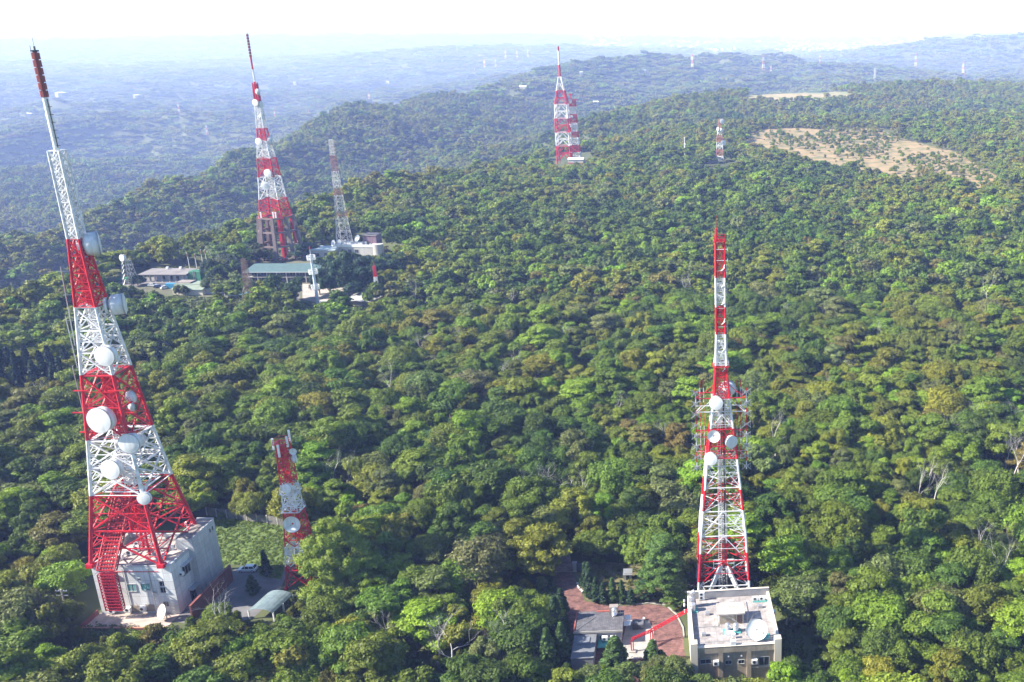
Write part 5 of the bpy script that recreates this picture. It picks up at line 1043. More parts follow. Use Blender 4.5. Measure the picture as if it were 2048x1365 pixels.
for k, (u, v, h, wd, c, lb) in enumerate([(1180, 1196, 9.5, 1.7, DK, 'tallest dark cypress at the right edge of the red driveway'), (1193, 1204, 6.5, 1.5, DK, 'dark cypress just right of the tallest cypress by the driveway'), (1207, 1208, 5.6, 1.4, (0.04, 0.078, 0.028), 'small dark cypress, third from the driveway'),
        (1226, 1206, 6.6, 1.45, MDG, 'mid green cypress behind the guard house roof, left of a matching pair'), (1244, 1206, 6.0, 1.3, MDG, 'mid green cypress behind the guard house roof, right of a matching pair'), (1262, 1207, 3.6, 1.5, DK, 'low round dark cypress, last on the right of the row'),
        (1172, 1176, 7, 1.5, DK, 'dark cypress at the back of the group, closest to the gate pillar'), (1098, 1345, 10.5, 2.3, MDG, 'tall green cypress at the bottom left of the guard house annex'), (1126, 1322, 9.5, 2.0, MDG, 'tall green cypress touching the annex wall on its left'), (1112, 1268, 9.5, 2.4, DK, 'broad dark cypress left of the guard house'),
        (1124, 1240, 8, 2.2, DK, 'broad dark cypress above the other cypresses left of the guard house'), (1085, 1300, 8.5, 2.2, (0.04, 0.085, 0.03), 'dark cypress deepest in the shade left of the annex'), (534, 1152, 7.2, 1.4, DK, 'tall dark column cypress right of the white car'), (507, 1188, 5.0, 1.8, DK, 'short broad dark cypress in front of the column cypress near the car'),
        (1232, 1338, 7.8, 3.3, MDG, 'round green conifer in front of the guard house windows'), (1306, 1326, 5.6, 2.2, MDG, 'small round conifer beside the foot of the red bridge post'), (1322, 1325, 3.0, 1.6, DK, 'tiny round dark bush on the red paving below the bridge'), (1218, 1345, 4.0, 1.8, MDG, 'small conifer at the left foot of the round conifer')]):
    p = at(u, v); t = make_tree(CON[k % 3], CONT, c, p, wd / 1.6, h / 7.5, k * 1.1, 'cypress_tree', lb, 'cypresses around the two yards', 'tree')
for k, (u, v, h, rr, c, lb) in enumerate([(664, 596, 19, 9.0, (.030, .075, .035), 'huge dark tree in the compound, left third of the dark clump'), (708, 598, 20, 9.5, (.028, .070, .034), 'huge dark tree in the compound, middle of the dark clump'), (738, 590, 17, 8.0, (.030, .072, .036), 'huge dark tree in the compound, right end of the dark clump'), (690, 572, 17, 8, (.03, .075, .034), 'dark tree at the back of the dark clump'),
        (658, 572, 18, 8, (.030, .072, .034), 'dark tree at the back left of the dark clump'), (725, 560, 15, 7.5, (.03, .07, .036), 'dark tree at the back right of the dark clump'), (702, 548, 14, 7, (.034, .078, .036), 'dark tree highest at the back of the dark clump'), (640, 590, 12, 5, (.03, .07, .034), 'dark tree close behind the white platform mast'), (765, 560, 14, 7, (.035, .078, .036), 'dark tree between the clump and the small mast'),
        (572, 626, 19, 9.5, (.050, .095, .030), 'big green tree left of the white platform mast'), (548, 612, 11, 5.5, (.05, .10, .03), 'smaller green tree at the left foot of the big compound tree'), (600, 634, 10, 6, (.035, .085, .03), 'dark green tree at the right foot of the big compound tree'), (520, 528, 12, 7, (.060, .080, .032), 'olive rounded tree behind the long green roof'), (498, 520, 9, 5.5, (.075, .09, .035), 'small olive tree left of the one behind the long green roof'),
        (425, 560, 12, 5, (.025, .055, .026), 'dark tree right of the thin rods'), (470, 545, 11, 5, (.04, .07, .03), 'dull green tree left end of the long green roof'), (455, 540, 10, 5, (.05, .075, .03), 'dull tree left of the long green roof, further back'), (590, 600, 12, 6, (.045, .09, .03), 'green tree at the right back of the big compound tree'), (437, 577, 12, 5.0, (.02, .05, .024), 'very dark tree between the pale shed and the road'), (452, 570, 11, 4.5, (.02, .048, .024), 'very dark tree beside the road curve'), (420, 586, 8, 4.2, (.085, .125, .04), 'bright small tree in front of the pale shed'), (605, 520, 10, 6, (.035, .085, .036), 'dark tree between the concrete stilts and the white platform mast'), (622, 512, 9, 5, (.045, .10, .04), 'green tree behind the white platform mast'),
        (358, 592, 6, 2.4, (.12, .14, .045), 'small pale round tree in front of the pale shed, left of two'), (371, 592, 6, 2.2, (.11, .14, .045), 'small pale round tree in front of the pale shed, right of two'), (236, 545, 7, 4.5, (.04, .07, .026), 'dark bush tree left of the dish frame tower'), (285, 541, 6, 3.6, (.03, .06, .026), 'small dark tree right of the dish frame tower'), (276, 572, 6, 3.6, (.04, .075, .03), 'dark bush in front of the dish frame tower'),
        (318, 530, 7, 6, (.07, .09, .05), 'grey green tree behind the long grey roofed house'), (345, 525, 10, 7, (.06, .08, .045), 'tall grey green tree behind the long grey roofed house'), (800, 560, 15, 7, (.04, .085, .038), 'dark tree right of the small red and white mast'), (782, 545, 13, 6.5, (.035, .08, .036), 'dark tree behind the small red and white mast'),
        (688, 618, 7, 3.2, (.11, .13, .045), 'yellow olive tree left of the white tent roof'), (762, 624, 7, 2.4, (.08, .11, .04), 'green tree at the right front of the white tent roof'), (540, 490, 12, 6, (.07, .09, .03), 'olive tree at the left foot of the concrete stilts'), (600, 470, 14, 6, (.04, .08, .03), 'green tree right behind the concrete stilts')]):
    p = at(u, v); ii = (3, 4, 5)[k % 3] if rr > 5.5 else (0, 1, 2)[k % 3]; make_tree(NEAR[ii], TRUNKS[k % 4], c, (p[0], p[1], p[2] - h * .16), rr / 4.1, h / 7.6, k * 1.7, label=lb, group='trees of the middle compound')
for k, (u, v, h, rr, c, lb) in enumerate([(1350, 1385, 7.5, 3.6, (.13, .17, .04), 'olive tree overlapping the left front corner of the tan building'), (1405, 1408, 6.5, 3.0, (.12, .18, .035), 'green tree in front of the left bay of the tan building'), (1450, 1418, 6.5, 2.8, (.16, .18, .045), 'pale olive tree in front of the middle bay of the tan building'), (1500, 1415, 5.5, 2.4, (.15, .22, .04), 'bright shrub tree in front of the right bay of the tan building'),
        (1550, 1418, 6.5, 3.0, (.13, .18, .04), 'green tree at the right front corner of the tan building'), (1300, 1375, 6.5, 3.2, (.14, .17, .05), 'pale olive tree at the bottom end of the red paved yard'), (1250, 1385, 6.5, 3.0, (.15, .21, .05), 'light green tree below the round green conifer'), (1180, 1392, 6.5, 3.6, (.14, .18, .05), 'light olive tree covering the front end of the annex')]):
    p = at(u, v); make_tree(NEAR[k % 6], TRUNKS[k % 4], c, p, rr / 4.1, h / 8.2, k * 1.9, label=lb, group='trees in front of the tan building')
for k in range(24):                                              # dark conifer stand at the left edge
    a = k % 12; u = (8 + a * 12.5 + RNG.uniform(-4, 4)) if k < 15 else (268 + (k - 15) * 9 + RNG.uniform(-3, 3)); v = (800 if k < 15 else 752) - (k % 3) * 12; p = at(u, v); hh = RNG.uniform(14, 19) if k < 15 else RNG.uniform(9, 12)
    make_tree(CON[k % 3], CONT, (.018, .042, .028), p, RNG.uniform(1.5, 2.0), hh / 7.5, k, 'conifer_tree', (f'tall dark pointed conifer in the stand at the left edge, {["first","second","third","fourth","fifth","sixth","seventh","eighth","ninth","tenth","eleventh","twelfth","thirteenth","fourteenth","last"][k]} planted' if k < 15 else f'dark pointed conifer right of the tallest tower, {ORD[min(k - 15, 7)] or "first"} from the left' + (' end' if k < 23 else ' but one')), 'dark conifer stand')
BARE = [bare_mesh('bare_branches', rg, rg.uniform(9, 12), rg.uniform(.7, 1.1)) for _ in range(6)]
M_DULL = mat('grey_bark', (0.30, 0.26, 0.25), .9, noise=.2)
TW = ['left of the driveway', 'in the middle forest', 'in the right hand forest', 'near the bottom edge', 'in the upper forest']
for k, (u, v) in enumerate(spots):
    p = BAREP[k]; rg_ = ('upper ' if v < 720 else 'middle ' if v < 1050 else 'lower ') + ('left' if u < 700 else 'centre left' if u < 1080 else 'centre' if u < 1400 else 'centre right' if u < 1750 else 'right')
    same = [q for q in spots if (('upper ' if q[1] < 720 else 'middle ' if q[1] < 1050 else 'lower ') + ('left' if q[0] < 700 else 'centre left' if q[0] < 1080 else 'centre' if q[0] < 1400 else 'centre right' if q[0] < 1750 else 'right')) == rg_]
    n = sorted(same).index((u, v)); NM = ['first', 'second', 'third', 'fourth', 'fifth', 'sixth', 'seventh', 'eighth', 'ninth', 'tenth', 'eleventh', 'twelfth']
    t = thing('bare_tree', f'leafless pale tree in the {rg_} forest' + (f', {NM[n]} from the left' if len(same) > 1 else ''), 'tree', (p[0], p[1], p[2] - .3), k * 1.3, 'bare leafless trees'); s = RNG.uniform(1.0, 1.25); t.scale = (s * .9, s * .9, s * 1.15); link('branches', BARE[k % 6], t)

# ------------------------------------------------------------------ middle compound
sheet('compound_ground', [at(u, v)[:2] for u, v in ((228, 548), (290, 541), (400, 528), (480, 512), (640, 492), (775, 492), (800, 600), (770, 612), (640, 622), (600, 604), (470, 600), (330, 588), (225, 585))][::-1], 0.01, mat('compound_earth', (0.14, 0.14, 0.08), .95, noise=.3, scale=.06))
sheet('compound_paving', [at(u, v)[:2] for u, v in ((600, 602), (600, 566), (470, 566), (420, 560), (400, 540), (345, 548), (225, 570), (230, 578), (330, 570), (440, 590), (520, 596), (560, 590))][::-1], 0.03, mat('compound_concrete', (0.21, 0.195, 0.20), .95, noise=.25, scale=.05))
sheet('court', [at(u, v)[:2] for u, v in ((605, 568), (700, 572), (790, 575), (790, 598), (640, 606), (605, 600))][::-1], 0.035, M_PAVE)
M_GRR = tile_mat('green_metal_roof', (0.10, 0.165, 0.165), (0.08, 0.13, 0.13), .6, 60, 0, .05, .5, .05, .12, top=True); M_BLUER = tile_mat('teal_metal_roof', (0.10, 0.24, 0.26), (0.06, 0.16, 0.18), .6, 60, 0, .05, .5, .05, .15, top=True)
M_PG = mat('pale_green_roof', (0.24, 0.29, 0.23), .8, noise=.18, scale=.3); M_OW = mat('off_white_wall', (0.50, 0.48, 0.45), .8, noise=.12, scale=.4, streak=.1); M_SHADE = mat('dark_interior', (0.05, 0.055, 0.07), .9)
def P0(u, v): return at(u, v, 0)
p = P0(566, 566); t = thing('long_building', 'long open-fronted building with a grey green metal roof in the middle compound', 'building', (p[0], p[1], 0), R(1)); MB().box(-18, 18, 2, 15.5, -.5, 6.4).build('wall', mat('inner_wall', (0.14, 0.15, 0.17), .9), t)
MB().quad((-19.5, -.8, 6.0), (19, -.8, 6.0), (19, 9.0, 8.2), (-17.5, 9.0, 8.2)).quad((-17.5, 9.0, 8.2), (19, 9.0, 8.2), (19, 17, 6.6), (-19.5, 17, 6.6)).quad((-19.5, 17, 6.6), (-19.5, -.8, 6.0), (-17.5, 9, 8.2)).build('roof', M_GRR, t)
MB().box(-19.5, 19, -.95, -.8, 5.6, 6.05).build('gutter', mat('pale_gutter', (.45, .5, .48), .6), t); MB().box(-18.5, 18, -.4, 1.98, 2.9, 3.15).build('balcony', M_CONC, t)
for k in range(8): x = -17.6 + k * 5.0; MB().box(x - .2, x + .2, -.35, .05, 0, 2.897).build('column', M_OW, t); MB().box(x - .15, x + .15, -.35, -.05, 3.153, 5.9).build('column', M_OW, t)
for k in range(7): window(t, -16.6 + k * 5, -13.6 + k * 5, .6, 2.4, 2.0); window(t, -16.6 + k * 5, -13.6 + k * 5, 3.8, 5.6, 2.0)
p = P0(331, 564); t = thing('long_building', 'long low grey building with a flat overhanging roof and white columns at the plateau edge', 'building', (p[0], p[1], 0), R(0)); MB().box(-5, 11, 1.2, 8, -.5, 3.9).build('wall', mat('pale_blue_wall', (.42, .46, .50), .8, noise=.15), t)
MB().quad((-13, -1.5, 4.2), (12, -1.5, 4.2), (13.5, 9, 5.2), (-11, 9, 5.2)).build('roof', mat('grey_sheet_roof', (.24, .22, .22), .8, noise=.2, scale=.2), t).modifiers.new('thick', 'SOLIDIFY').thickness = .35
for x in (-11, -7.6, -5, -1.5, 2.4, 5.6, 9.5): MB().box(x - .3, x + .3, -.3, .3, 0, 4.1).build('column', M_OW, t)
for x in (-2.8, 1.2, 4.6): window(t, x, x + 2.4, .8, 3.0, 1.2)
for x in (-2, 5): MB().box(x - .6, x + .6, 7, 8, 5.2, 6.3).build('roof_vent', M_WHITE, t)
p = P0(385, 563); t = thing('equipment_container', 'dark green equipment container with a ladder beside the long grey building', 'container', (p[0], p[1], 0), R(-4)); mg = mat('dark_green_paint', (.03, .17, .09), .6, noise=.15); MB().box(-1.5, 5, 0, 5, 0, 5.2).build('body', mg, t, bevel=.1); MB().box(-5, -1.52, .5, 4, 0, 2.8).build('tank', mat('green_tank', (.08, .30, .14), .6), t, bevel=.3); g = MB()
for k in range(9): g.beam((1, -.1, .4 + k * .55), (2, -.1, .4 + k * .55), .12)
g.beam((1, -.1, 0), (1, -.1, 5.6), .14).beam((2, -.1, 0), (2, -.1, 5.6), .14).build('ladder', M_GALV, t)
p = P0(245, 569); t = thing('equipment_container', 'green tank unit on a pale plinth below the dish frame tower', 'container', (p[0], p[1], 0), R(3)); MB().box(-3.6, 3.4, 0, 3, 0, 1.0).build('plinth', M_CONC, t); MB().tube((-3, 1.4, 2.1), (2.6, 1.4, 2.1), 1.15, 1.15, 12).build('tank', mg, t); MB().box(.2, 2.8, .2, 2.6, 1.003, 3.2).build('cabinet', mat('green_cabinet', (.06, .27, .13), .6), t)
p = P0(378, 591); t = thing('pale_shed', 'cream shed with a pale green roof below the green container', 'building', (p[0], p[1], 0), R(-2)); MB().box(-8, 7.2, 0, 7, -.5, 3.0).build('wall', mat('cream_plaster', (.66, .60, .50), .8), t); MB().quad((-8.5, -.6, 3.0), (7.6, -.6, 3.0), (7.6, 4, 4.2), (-8.5, 4, 4.2)).build('roof', M_PG, t).modifiers.new('thick', 'SOLIDIFY').thickness = .2; MB().box(-9.5, 8, 4.2, 12, -.5, 4.5).build('back_block', M_PG, t); MB().box(-9.3, -2, 6, 11.5, 4.503, 5.1).build('dark_roof_box', M_ROOFD, t)
for u, v, w_, d_, h_, lb in ((421, 589, 11, 7, 3.4, 'teal roofed lean-to right of the cream shed'), (473, 600, 10, 9, 3.0, 'teal metal roofed shed by the road, left of the rusty tower')):
    p = P0(u, v); t = thing('metal_shed', lb, 'building', (p[0], p[1], 0), R(2), 'teal roofed sheds'); MB().box(-w_ / 2 + .4, w_ / 2 - .4, .4, d_ - .4, -.5, h_ - .45).build('wall', M_OW, t); MB().quad((-w_ / 2, -.3, h_ - .5), (w_ / 2, -.3, h_ - .5), (w_ / 2 - 1, d_, h_ + 1.1), (-w_ / 2 + 2, d_, h_ + 1.1)).build('roof', M_BLUER, t).modifiers.new('thick', 'SOLIDIFY').thickness = .12
p = P0(724, 611); t = thing('tent_roof_hall', 'hall with a broad white hipped sheet roof in the middle compound', 'building', (p[0], p[1] + 5, 0), R(-6)); MB().box(-6.5, 6.5, -6, 8, -.5, 2.6).build('wall', M_OW, t); MB().quad((-7.6, -7, 2.7), (6.5, -8.5, 2.7), (-.5, 2, 5.2)).quad((6.5, -8.5, 2.7), (8.8, 7, 3.1), (-.5, 2, 5.2)).quad((8.8, 7, 3.1), (-7.5, 9.5, 3.1), (-.5, 2, 5.2)).quad((-7.5, 9.5, 3.1), (-7.6, -7, 2.7), (-.5, 2, 5.2)).build('roof', mat('white_sheet_roof', (.44, .43, .41), .7, noise=.12, scale=.2), t)
p = P0(656, 618); t = thing('pergola', 'white beam pergola beside the foot of the white platform mast', 'pergola', (p[0], p[1], 0)); g = MB().box(-5, 4.5, 0, .35, 2.7, 3.0).box(-5, 4.5, 3, 3.35, 2.7, 3.0)
for k in range(8): g.box(-4.8 + k * 1.25, -4.6 + k * 1.25, 0.36, 2.99, 2.72, 2.95)
g.build('beam', M_WHITE, t)
for x in (-4, -.5, 3.5): MB().box(x - .18, x + .18, .05, .35, 0, 2.69).build('post', M_WHITE, t)
p = P0(718, 513); t = thing('relay_building', 'pale building with a purple roof room and dishes beside the thin tower', 'building', (p[0], p[1], 0), R(-4)); MB().box(-13, 9, 0, 13, -.5, 6).build('wall', M_OW, t); MB().box(-13.2, 9.2, -.2, .3, 5.4, 6.9).box(-13.2, -12.7, .31, 13, 5.4, 6.9).build('parapet', M_WHITE, t); MB().box(2, 10, 3.5, 11, 6.0, 11.5).build('roof_room', tile_mat('purple_cladding', (.26, .16, .20), (.18, .11, .14), .5, 60, 0, .06), t); MB().box(1.7, 10.3, 3.2, 11.3, 11.503, 11.9).build('room_roof', M_ROOFD, t)
MB().lathe([(0, 3.2), (7, 3.2)], (10.8, 2.6, 0), (0, 0, 1), 20).build('round_tower', M_OW, t); drum(t, (-.5, 2.5, 10), (-.5, -.8, .5), 2.1, kind='bowl', m=M_WHITE)
for x, z in ((-10, 2), (-6, 2), (-2, 2)): window(t, x, x + 2, z, z + 2, 0)
for x, y, r in ((-14.2, 3, 2.0), (-11.3, 4, 2.1)): drum(t, (x + 1, y - 4.5, 7.8), (-.5, -.85, .3), r, kind='bowl', m=M_WHITE)
for k in range(9): MB().box(-12 + k * 2.2, -11 + k * 2.2, 1 + (k % 3), 2.2 + (k % 3), 6.003, 7 + .4 * (k % 4)).build('roof_unit', M_WHITE, t)
p = P0(650, 517); t = thing('flat_building', 'white flat-roofed building behind the white platform mast', 'building', (p[0], p[1], 0)); MB().box(-8, 6, 0, 12, -.5, 4.6).build('wall', M_OW, t); MB().box(-8.4, 6.4, -.4, 12.4, 4.603, 4.9).build('roof', mat('pale_teal_roof', (.52, .60, .60), .7, noise=.12), t); window(t, -6, -3, 1, 3, 0); window(t, 0, 3, 1, 3, 0)
# masts
p = P0(637.5, 620); t = thing('platform_mast', 'white tubular mast with three round railed platforms', 'mast', (p[0], p[1], 0)); MB().tube((0, 0, 0), (0, 0, 26.5), .85, .5, 12).tube((0, 0, 26.5), (0, 0, 29), .15, .1, 6).build('pole', mat('pale_blue_white', (.62, .66, .74), .5), t)
for z, s in ((24.2, 1.9), (17.5, 2.0), (10.2, 1.9)):
    g = MB()
    for dz in (0, .9, 1.8): 
        for k in range(10): a, b = k * .628, (k + 1) * .628; g.beam((s * math.cos(a), s * math.sin(a), z + dz), (s * math.cos(b), s * math.sin(b), z + dz), .18)
    for k in range(10): a = k * .628; g.beam((s * math.cos(a), s * math.sin(a), z), (s * math.cos(a), s * math.sin(a), z + 1.8), .16); g.beam((0, 0, z), (s * math.cos(a), s * math.sin(a), z), .14)
    g.build('platform', M_WHITE, t)
MB().tube((0, 0, 29), (0, 0, 30.2), .3, .2, 8).build('beacon', M_RED, t)
p = P0(504, 622); t = thing('lattice_tower', 'rusty brown lattice tower in front of the teal roofed shed', 'tower', (p[0], p[1], 0)); mb = band_mat('rust_bands', [10.5], 0, (.36, .30, .20), (.24, .15, .12)); lattice(t, [(0, 6.4), (9, 4.2), (12, 2.8), (25, 1.5)], mb, .2, .1, .6, style='x', leg_top=.18, sub=False)
g = MB()
for z in (14, 16.5, 19, 21.5, 23.8): g.beam((-1.8, 0, z), (1.8, 0, z), .12)
g.beam((0, 0, 10), (0, 0, 24), .14).build('antenna_arm', M_RUST, t)
p = P0(757, 603); t = thing('small_mast', 'small red and white lattice mast above an ivy covered post by the white tent roof', 'mast', (p[0], p[1], 0)); lattice(t, [(5.5, 1.5), (17.5, 1.0)], band_mat('mast_bands', [7.5, 12.2], 0, RED, WHITE), .3, .18, 1.0, leg_top=.2, sub=False, plan=False)
MB().beam((0, 0, 17.5), (0, 0, 19.5), .2).build('tip', M_RED, t); c = link('ivy', CON[1], t); c['tint'] = [.07, .10, .03]; c.scale = (.9, .9, .95)
p = P0(263, 572); t = thing('dish_frame_tower', 'pale four-legged frame tower with a round white dish at the left of the compound', 'tower', (p[0], p[1], 0)); lattice(t, [(0, 5.6), (13, 3.0)], M_GALV, .26, .13, .7, style='k', leg_top=.3, sub=False); platform(t, 13.1, 3.2, M_GALV, w=.3); drum(t, (-.9, -1.9, 15.0), (-.35, -.9, .1), 1.7, .8, back_to=(0, 0, 13.3), m=M_RADOME)
for u, v, h_, lb in ((381, 545, 11, 'thin rod mast behind the long grey building, leftmost of the rods'), (395, 543, 10, 'thin rod mast, second from the left behind the green container'), (408, 540, 11.5, 'thin rod mast with a bracket, third from the left of the rods'), (416, 538, 11, 'thin rod mast, rightmost of the rods')):
    p = P0(u, v); t = thing('rod_mast', lb, 'mast', p, 0, 'thin rod masts'); MB().tube((0, 0, 0), (0, 0, h_), .18, .1, 6).build('pole', M_WHITE, t); MB().box(-.3, .3, -.3, .3, h_ - 2.4, h_ - .6).build('whip', M_RUST, t)
p = P0(572, 522); make_car('red car under the concrete stilted tower', (.55, .02, .03), (p[0], p[1], .04), R(10), 'cars of the middle compound'); p = P0(560, 521); make_car('white car left of the red car', (.7, .7, .72), (p[0], p[1], .04), R(80), 'cars of the middle compound'); p = P0(572, 505); make_car('white van-like car behind the red car', (.7, .7, .72), (p[0], p[1], .04), R(5), 'cars of the middle compound')
for k, (u, v, c, lb) in enumerate(((306, 573, (.65, .67, .7), 'white car in front of the long grey building'), (317, 576, (.05, .07, .14), 'dark blue car in front of the long grey building'), (331, 578, (.7, .7, .72), 'white car nearest the cream shed'), (398, 545, (.6, .6, .62), 'grey car behind the green container'), (412, 543, (.7, .68, .66), 'white car parked right of the thin rods'), (541, 572, (.6, .62, .66), 'silver car before the long open-fronted building'))): p = P0(u, v); make_car(lb, c, (p[0], p[1], .045), R(k * 25), 'cars of the middle compound')
p = P0(340, 580); t = thing('blue_container', 'small blue box container between the grey building and the cream shed', 'container', (p[0] - 1, p[1] + 2, 0)); MB().box(-2.4, 2.4, 0, 2.4, .15, 2.6).build('body', mat('blue_paint', (.03, .22, .42), .6, noise=.1), t, bevel=.05); MB().box(-2.3, 2.3, .1, 2.3, 0, .147).build('base', M_DARK, t)
person('person in a red shirt standing left of the dish frame tower foot', (at(241, 580)[0], at(241, 580)[1], .05), 0, (.45, .08, .08), (.04, .04, .06)); person('person in a dark shirt standing beside the one in red', (at(244, 580)[0], at(244, 580)[1], .05), 1, (.08, .08, .1), (.04, .04, .06))
# shed under the far pair, slab by the far dish tower
z0 = gz(-178, 1015); t = thing('white_roof_shed', 'white roofed shed at the foot of the far pair of towers', 'building', (-172.5, 1012, z0 + 1), 0); MB().box(-7.5, 7.5, 0, 8, -2, 4).build('wall', M_OW, t); MB().quad((-8, -.5, 4), (8, -.5, 4), (8, 4, 5.6), (-8, 4, 5.6)).quad((-8, 4, 5.6), (8, 4, 5.6), (8, 8.5, 4), (-8, 8.5, 4)).build('roof', M_WHITE, t); MB().box(-7.6, 7.6, -.1, -.002, .2, .9).build('red_band', M_RED, t); MB().box(-2, 2, -.12, -.003, .95, 3).build('door', M_GALV, t)
z0 = gz(-37, 1000); t = thing('flat_shed', 'low grey slab shed left of the far dish tower', 'building', (-38, 999, z0)); MB().box(-8, 8, 0, 6, -1, 3.2).build('wall', M_CONC, t); MB().box(-8.5, 8.5, -.5, 6.5, 3.203, 3.6).build('roof', M_OW, t)

# ------------------------------------------------------------------ far pylons, farm sheds and the town
mpy = band_mat('pylon_bands', [9, 18, 27, 36], 0, (.60, .22, .18), (.75, .75, .77)); mpw = M_GALV
def pylon(name, m, H):
    base = thing(name, None, 'pylon', (0, 0, 0), 0, 'pylons on the far ridges'); g = MB(); w0, w1 = H * .16, H * .03; C = [(-1, -1), (1, -1), (1, 1), (-1, 1)]; K = 7
    for i in range(4):
        a, b = C[i], C[(i + 1) % 4]; g.beam((a[0] * w0 / 2, a[1] * w0 / 2, -2), (a[0] * w1 / 2, a[1] * w1 / 2, H), .8)
        for k in range(K):
            s0, s1 = w0 + (w1 - w0) * k / K, w0 + (w1 - w0) * (k + 1) / K; z0, z1 = H * k / K, H * (k + 1) / K; g.beam((a[0] * s0 / 2, a[1] * s0 / 2, z0), (b[0] * s1 / 2, b[1] * s1 / 2, z1), .5); g.beam((b[0] * s0 / 2, b[1] * s0 / 2, z0), (a[0] * s1 / 2, a[1] * s1 / 2, z1), .5)
    g.build('frame', m, base)
    for z, wd in ((.72, .17), (.83, .14), (.94, .11)): MB().beam((-H * wd, 0, H * z), (H * wd, 0, H * z), .7).beam((-H * wd, 0, H * z), (0, 0, H * (z + .04)), .4).beam((H * wd, 0, H * z), (0, 0, H * (z + .04)), .4).build('crossarm', m, base)
    return base
protoP = [pylon('pylon', mpy, 42), pylon('pylon', mpw, 42)]; usedP = [False, False]
def copy_tree(o, parent=None):
    c = o.copy(); COL.objects.link(c); c.parent = parent
    for ch in o.children: copy_tree(ch, c)
    return c
pyl = [(345, 150, 22, 0, 3900), (397, 165, 22, 0, 3600), (540, 165, 20, 0, 3700), (608, 155, 24, 0, 3900), (730, 125, 18, 0, 4600), (885, 130, 20, 0, 0), (915, 110, 16, 1, 0), (950, 152, 16, 0, 0), (970, 142, 24, 0, 0), (992, 140, 34, 0, 0), (1012, 122, 20, 0, 0), (1035, 122, 28, 0, 0), (1057, 122, 38, 0, 0), (1385, 142, 30, 0, 0), (1527, 146, 30, 0, 0), (1542, 148, 16, 0, 0), (1640, 134, 18, 0, 0), (1749, 166, 26, 1, 0), (1831, 138, 28, 0, 0), (1926, 152, 26, 0, 0), (1907, 180, 28, 1, 0), (182, 150, 16, 1, 4300), (28, 145, 16, 1, 4500)]
for k, (u, v, hpx, kk, rr) in enumerate(pyl):
    if rr: d = ray(u, v); h = math.hypot(d[0], d[1]); X, Y = d[0] / h * rr, d[1] / h * rr; P = (X, Y, gz(X, Y))
    else: P = hit(u, v)
    s = project(*P)[2]; H = max(28, min(75, hpx / s / .98)); o = protoP[kk] if not usedP[kk] else copy_tree(protoP[kk]); usedP[kk] = True
    o.location = P; o.scale = (H / 42,) * 3; o.rotation_euler.z = k * .7
    nb = 'above the left plain' if u < 780 else 'left of the far tower pair' if u < 1100 else 'on the far right ridge'
    o['label'] = f"{'white' if kk else 'red and white'} pylon {nb}, number {['one','two','three','four','five','six','seven','eight','nine','ten','eleven','twelve','thirteen'][sum(1 for q in pyl[:k] if ('a' if q[0] < 780 else 'b' if q[0] < 1100 else 'c') == ('a' if u < 780 else 'b' if u < 1100 else 'c'))]}"
far_b = [(1047, 186, 26, 'white roofed building on the wooded slope left of the far tower pair'), (1192, 214, 20, 'small white building in the trees right of the far tower pair'), (1163, 153, 12, 'tiny white building on the far ridge slope'), (1290, 150, 12, 'tiny pale shed on the far ridge right of the far pair'), (128, 192, 60, 'long pale roof on the plain near the mast of the tallest tower'), (275, 199, 34, 'long pale roof on the left plain right of the tallest tower'), (333, 158, 16, 'small white house on the left plain'), (60, 235, 50, 'long pale strip roof at the left edge of the plain'), (742, 133, 16, 'white house on the plain near the ridge foot'), (775, 172, 24, 'flat pale building on the plain at the ridge foot'), (590, 170, 14, 'white house right of the tapering mast'), (1795, 178, 14, 'small white shed by the farm fields')]
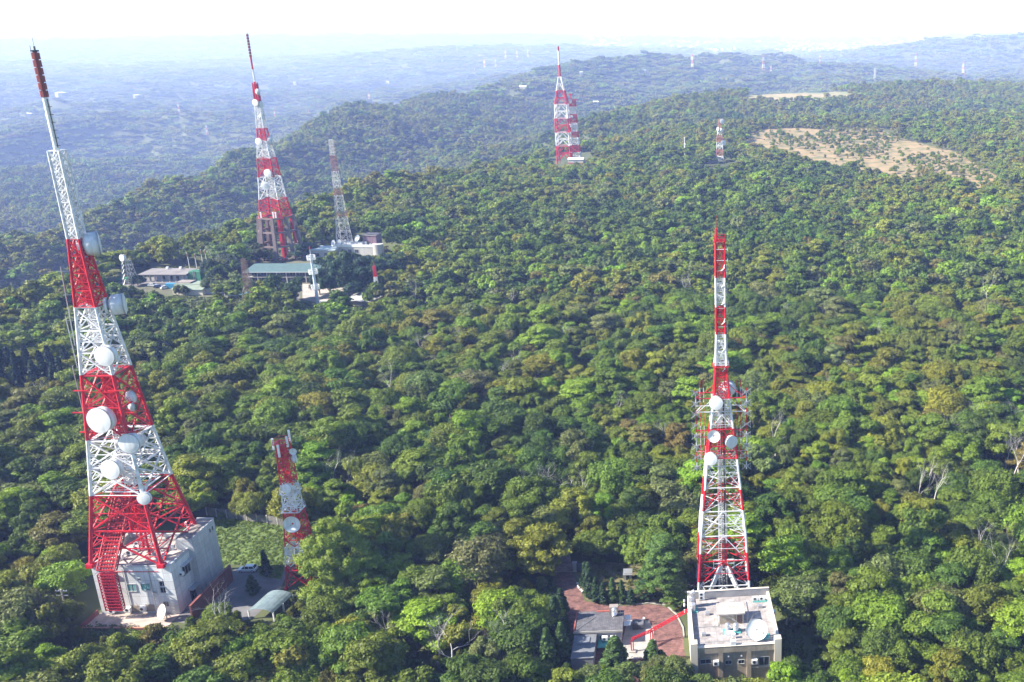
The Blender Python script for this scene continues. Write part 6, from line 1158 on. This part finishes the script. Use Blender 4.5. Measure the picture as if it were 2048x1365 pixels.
for k, (u, v, wd, lb) in enumerate(far_b):
    P = hit(u, v); s = project(*P)[2]; W_ = wd * .5 / s; t = thing('far_building', lb, 'building', (P[0], P[1], P[2]), k * .3, 'far pale buildings'); hgt = 8 + .06 * W_; MB().box(-W_ / 2, W_ / 2, -W_ * .14, W_ * .14, -6, hgt + 2).build('wall', M_OW, t); MB().quad((-W_ / 2 - 1, -W_ * .17, hgt + 2.1), (W_ / 2 + 1, -W_ * .17, hgt + 2.1), (W_ / 2 + 1, W_ * .17, hgt + 5), (-W_ / 2 - 1, W_ * .17, hgt + 5)).build('roof', M_WHITE, t)
def town():
    g = MB(); rn = np.random.default_rng(5); n = 0
    while n < 2600:
        az = rn.uniform(-9, 10.5); r = rn.uniform(9800, 16000); x, y = r * math.sin(R(az)), r * math.cos(R(az))
        if vnoise(np.array([x / 700]), np.array([y / 700]), 91)[0] < .45: continue
        z = gz(x, y); a = rn.uniform(20, 75); b = rn.uniform(16, 50); h = rn.uniform(9, 26) * (1.6 if rn.random() < .1 else 1); g.box(x - a / 2, x + a / 2, y - b / 2, y + b / 2, z - 10, z + h, rn.uniform(0, 1.5)); n += 1
    return tag(g.build('distant_town', mat('pale_town_walls', (.72, .70, .68), .8, noise=.15, scale=.01)), 'pale mass of small town buildings fading into the haze beyond the far ridge', 'town', kind='stuff')
town()
# ------------------------------------------------------------------ haze
def haze():
    me = bpy.data.meshes.new('haze'); a = 64000; z0, z1 = -330, HAZE_TOP
    vs = [(x, y, z) for z in (z0, z1) for x, y in ((-a, -a), (a, -a), (a, a), (-a, a))]
    me.from_pydata(vs, [], [(0, 3, 2, 1), (4, 5, 6, 7), (0, 1, 5, 4), (1, 2, 6, 5), (2, 3, 7, 6), (3, 0, 4, 7)])
    m = bpy.data.materials.new('haze'); m.use_nodes = True; t = m.node_tree; t.nodes.clear(); o = t.nodes.new('ShaderNodeOutputMaterial'); v = t.nodes.new('ShaderNodeVolumePrincipled')
    v.inputs['Color'].default_value = (*HAZE_COL, 1); v.inputs['Density'].default_value = HAZE_D; v.inputs['Anisotropy'].default_value = HAZE_G
    v.inputs['Absorption Color'].default_value = (1, 1, 1, 1)
    t.links.new(v.outputs[0], o.inputs['Volume']); me.materials.append(m)
    return tag(link('haze', me), 'thin pale blue haze in the air over the hills', 'haze', kind='stuff')
HAZE_TOP = 134; HAZE_COL = (0.36, 0.47, 1.0); HAZE_D = 0.000165; HAZE_G = 0.0
haze()
